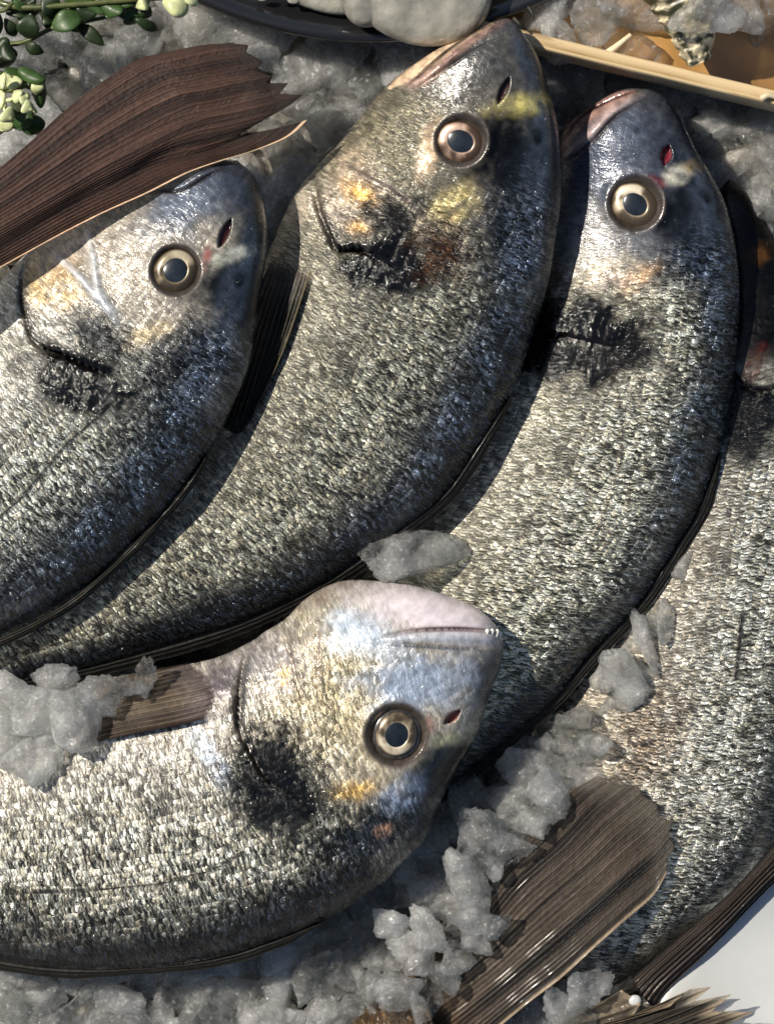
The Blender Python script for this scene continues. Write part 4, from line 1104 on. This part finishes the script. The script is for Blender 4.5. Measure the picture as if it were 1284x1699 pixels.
M_TWIG = simple('twig', (.02, .022, .012), .6); M_STRAW = simple('straw', (.62, .52, .34), .5, noise=(200, .3))
def stick(name, label, pts, r, mat, cat):
    root = empty(name, wpos(*pts[0])); tag(root, label, cat)
    stem(root, pts, r, mat, name='stalk'); return root
stick('herb_twig', 'thin dark herb twig by the snout and the tray corner', [(876, 12, 270), (882, 20, 275), (886, 34, 272)], 2.4, M_TWIG, 'twig')
stick('herb_twig', 'short black twig end touching the snout below the bowl', [(852, 30, 265), (862, 40, 268), (869, 47, 262)], 3.4, M_TWIG, 'twig')
stick('straw_sliver', 'flat straw-coloured sliver on the ice inside the tray', [(1002, 92, 236), (1024, 76, 238), (1046, 58, 236)], 6.5, M_STRAW, 'sliver')
stick('shell_sliver', 'pale chip lying on the tray rim near the right edge', [(1262, 164, 252), (1274, 158, 255), (1290, 163, 252)], 6, M_STRAW, 'sliver')

# ------------------------------------------------------------------ ice lying in view
def inside(poly, x, y):
    c = False; n = len(poly)
    for i in range(n):
        x1, y1 = poly[i]; x2, y2 = poly[(i + 1) % n]
        if (y1 > y) != (y2 > y) and x < (x2 - x1) * (y - y1) / (y2 - y1) + x1: c = not c
    return c
def scatter(poly, size, z, label, group, dens=.95, squash=.6, clear=0.0, lim=200):
    xs = [p[0] for p in poly]; ys = [p[1] for p in poly]
    pts = []; tries = 0
    while tries < 3000 and len(pts) < lim:
        tries += 1
        x, y = R.uniform(min(xs), max(xs)), R.uniform(min(ys), max(ys))
        if not inside(poly, x, y): continue
        s = R.uniform(*size)
        if all((x - p[0]) ** 2 + (y - p[1]) ** 2 > (dens * (s + p[2])) ** 2 for p in pts): pts.append((x, y, s))
    for x, y, s in pts:
        chunk(x, y, z + R.uniform(-12, 14), s * R.uniform(1.0, 1.4), s * R.uniform(.8, 1.1), s * squash, R.uniform(0, 360), label, group, clear=R.random() < clear)
    return pts
scatter([(0, 0), (370, 0), (520, 50), (760, 50), (640, 130), (540, 250), (460, 420), (420, 300), (520, 190), (400, 60), (240, 80), (100, 190), (0, 290)], (36, 58), 100,
        'wet grey ice chunk in the bed between the plants and the black bowl', 'ice chunks at the top left', .60, .5)
scatter([(880, 100), (1284, 195), (1284, 420), (1200, 320), (1130, 190), (1040, 140), (930, 230)], (34, 48), 88,
        'shaded ice chunk between the tray edge and the two fish on the right', 'ice chunks under the tray edge', .6, .5)
scatter([(0, 1610), (300, 1610), (460, 1570), (620, 1490), (740, 1360), (880, 1290), (880, 1380), (760, 1500), (740, 1600), (720, 1699), (0, 1720)], (24, 38), 118,
        'grey ice chunk in the bed along the back of the lowest fish', 'ice chunks along the bottom', .66, .6)
scatter([(740, 1350), (850, 1270), (900, 1250), (960, 1190), (970, 1260), (930, 1330), (880, 1390), (800, 1490), (740, 1520), (680, 1500), (660, 1450)], (26, 40), 156,
        'dull grey ice chunk packed between the lowest fish and the striped tail fin', 'ice chunks packed beside the striped tail', .62, .55)
scatter([(700, 1540), (790, 1500), (830, 1440), (790, 1560), (740, 1640), (700, 1690), (640, 1690)], (20, 30), 196,
        'small clear ice chip over the root of the striped tail fin', 'ice chips on the striped tail root', .8, .6, clear=.5)
scatter([(880, 1270), (960, 1170), (1060, 1060), (1140, 920), (1150, 960), (1080, 1120), (960, 1290), (890, 1330)], (16, 27), 165,
        'ice chunk wedged between the two fish on the right', 'ice chunks in the gap at the right', .68)
scatter([(760, 1680), (960, 1640), (1000, 1699), (760, 1720)], (22, 34), 130, 'ice chunk at the bottom edge under the striped tail fin', 'ice chunks under the striped tail', .72)
scatter([(890, 0), (1040, 0), (1050, 90), (1010, 95), (920, 70)], (28, 42), 196, 'grey ice chunk inside the wooden tray left of the oyster', 'ice chunks in the tray', .7)
scatter([(1190, 0), (1284, 0), (1284, 40), (1225, 45)], (26, 38), 196, 'grey ice chunk inside the wooden tray right of the oyster', 'ice chunks at the tray right', .7)

# single pieces one can point at
chunk(1174, 26, 296, 46, 42, 30, 10, 'round glassy ice lump resting on the oyster shell', clear=True)
chunk(690, 925, 238, 66, 34, 26, -8, 'long grey ice lump between the backs above the pale chin')
chunk(640, 936, 230, 34, 24, 20, 20, 'smaller grey ice piece at the left end of the long lump by the chin')
chunk(732, 905, 228, 30, 24, 20, 20, 'smaller grey ice piece at the upper end of the long lump')
chunk(308, 830, 298, 13, 22, 10, 15, 'single bluish ice drop beside the back of the left fish', clear=True)
for x, y, z, a, b, c, lab in ((58, 1180, 323, 62, 46, 34, 'biggest frosty ice lump of the heap at the left edge'), (112, 1212, 328, 38, 46, 28, 'frosty ice lump touching the tip of the long side fin'),
                           (32, 1258, 323, 54, 36, 26, 'lowest frosty ice lump of the heap at the left edge'), (14, 1140, 308, 44, 26, 26, 'bluish ice lump under the fish back at the left edge'),
                           (92, 1122, 308, 34, 22, 20, 'small bluish ice lump below the left back fin'), (4, 1215, 328, 40, 36, 28, 'ice lump cut by the left edge of the heap')):
    chunk(x, y, z, a, b, c, R.uniform(-20, 20), lab)
chunk(176, 1164, 326, 40, 26, 16, -5, 'clear wet ice sheet lying on the long side fin', clear=True)
chunk(242, 1136, 322, 17, 26, 14, 10, 'clear ice drop on the long side fin nearest its root', clear=True)
chunk(212, 1140, 318, 26, 16, 12, 10, 'thin clear ice bridge between two pieces on the side fin', clear=True)
for x, y, a, b, r, cl, lab in ((904, 1310, 42, 48, 20, 1, 'bright glassy ice lump touching the top of the striped tail fin'), (884, 1362, 36, 34, 10, 0, 'milky ice lump below the bright glassy one'),
                          (918, 1345, 22, 26, 0, 1, 'faceted clear ice at the edge of the striped tail fin'), (803, 1392, 46, 62, 15, 0, 'tall milky ice lump below the lowest fish forehead'),
                          (856, 1404, 32, 23, 8, 1, 'clear oval ice cube lying on the striped tail fin'), (818, 1440, 18, 30, 6, 1, 'narrow clear ice piece on the root of the striped tail'),
                          (772, 1470, 38, 54, -10, 0, 'pointed ice lump hanging over the striped tail root'), (768, 1528, 38, 20, 12, 1, 'flat clear ice piece at the dark gap by the tail root'),
                          (824, 1530, 26, 20, -15, 1, 'dim clear ice chip on the brown tail root'), (652, 1532, 34, 30, 10, 0, 'round bright ice lump below the back of the lowest fish'),
                          (692, 1570, 38, 25, -10, 0, 'square grey ice lump left of the tail root'), (618, 1632, 23, 44, 12, 0, 'upright white ice piece at the bottom'),
                          (652, 1648, 21, 25, 0, 0, 'small grey ice lump right of the upright white piece'), (708, 1640, 26, 36, 5, 0, 'grey ice lump at the root of the striped tail'),
                          (736, 1612, 24, 20, 40, 1, 'clear ice chip at the root of the striped tail')):
    chunk(x, y, (226 if x > 750 else 195) if y < 1560 else 190, a * .9, b * .9, min(a, b) * .6, r, lab, clear=bool(cl))
for x, y, a, b, r, lab in ((1068, 1062, 18, 44, -12, 'tall thin ice piece against the back of the pink-lipped fish'), (1034, 1124, 46, 38, 15, 'wide ice lump in the gap between the two fish on the right'),
                           (985, 1236, 38, 26, -8, 'flat ice lump above the striped tail fin'), (960, 1190, 28, 24, 0, 'small ice lump left above the flat one'), (1100, 1030, 20, 30, 10, 'narrow ice piece beside the tall thin one')):
    chunk(x, y, 192, a * .92, b * .92, 20, r, lab)
chunk(972, 1642, 205, 36, 28, 20, -12, 'glassy ice lump under the lower edge of the striped tail fin', clear=True)
chunk(934, 1676, 185, 40, 26, 22, 10, 'milky ice lump at the bottom below the striped tail fin')
lump('shell_bead', 'small bright white bead between the dark fins at the bottom right', 1053, 1660, 190, 10, 9, 6, 0, M_WHITE, 'bead', 40)

bpy.context.view_layer.update()
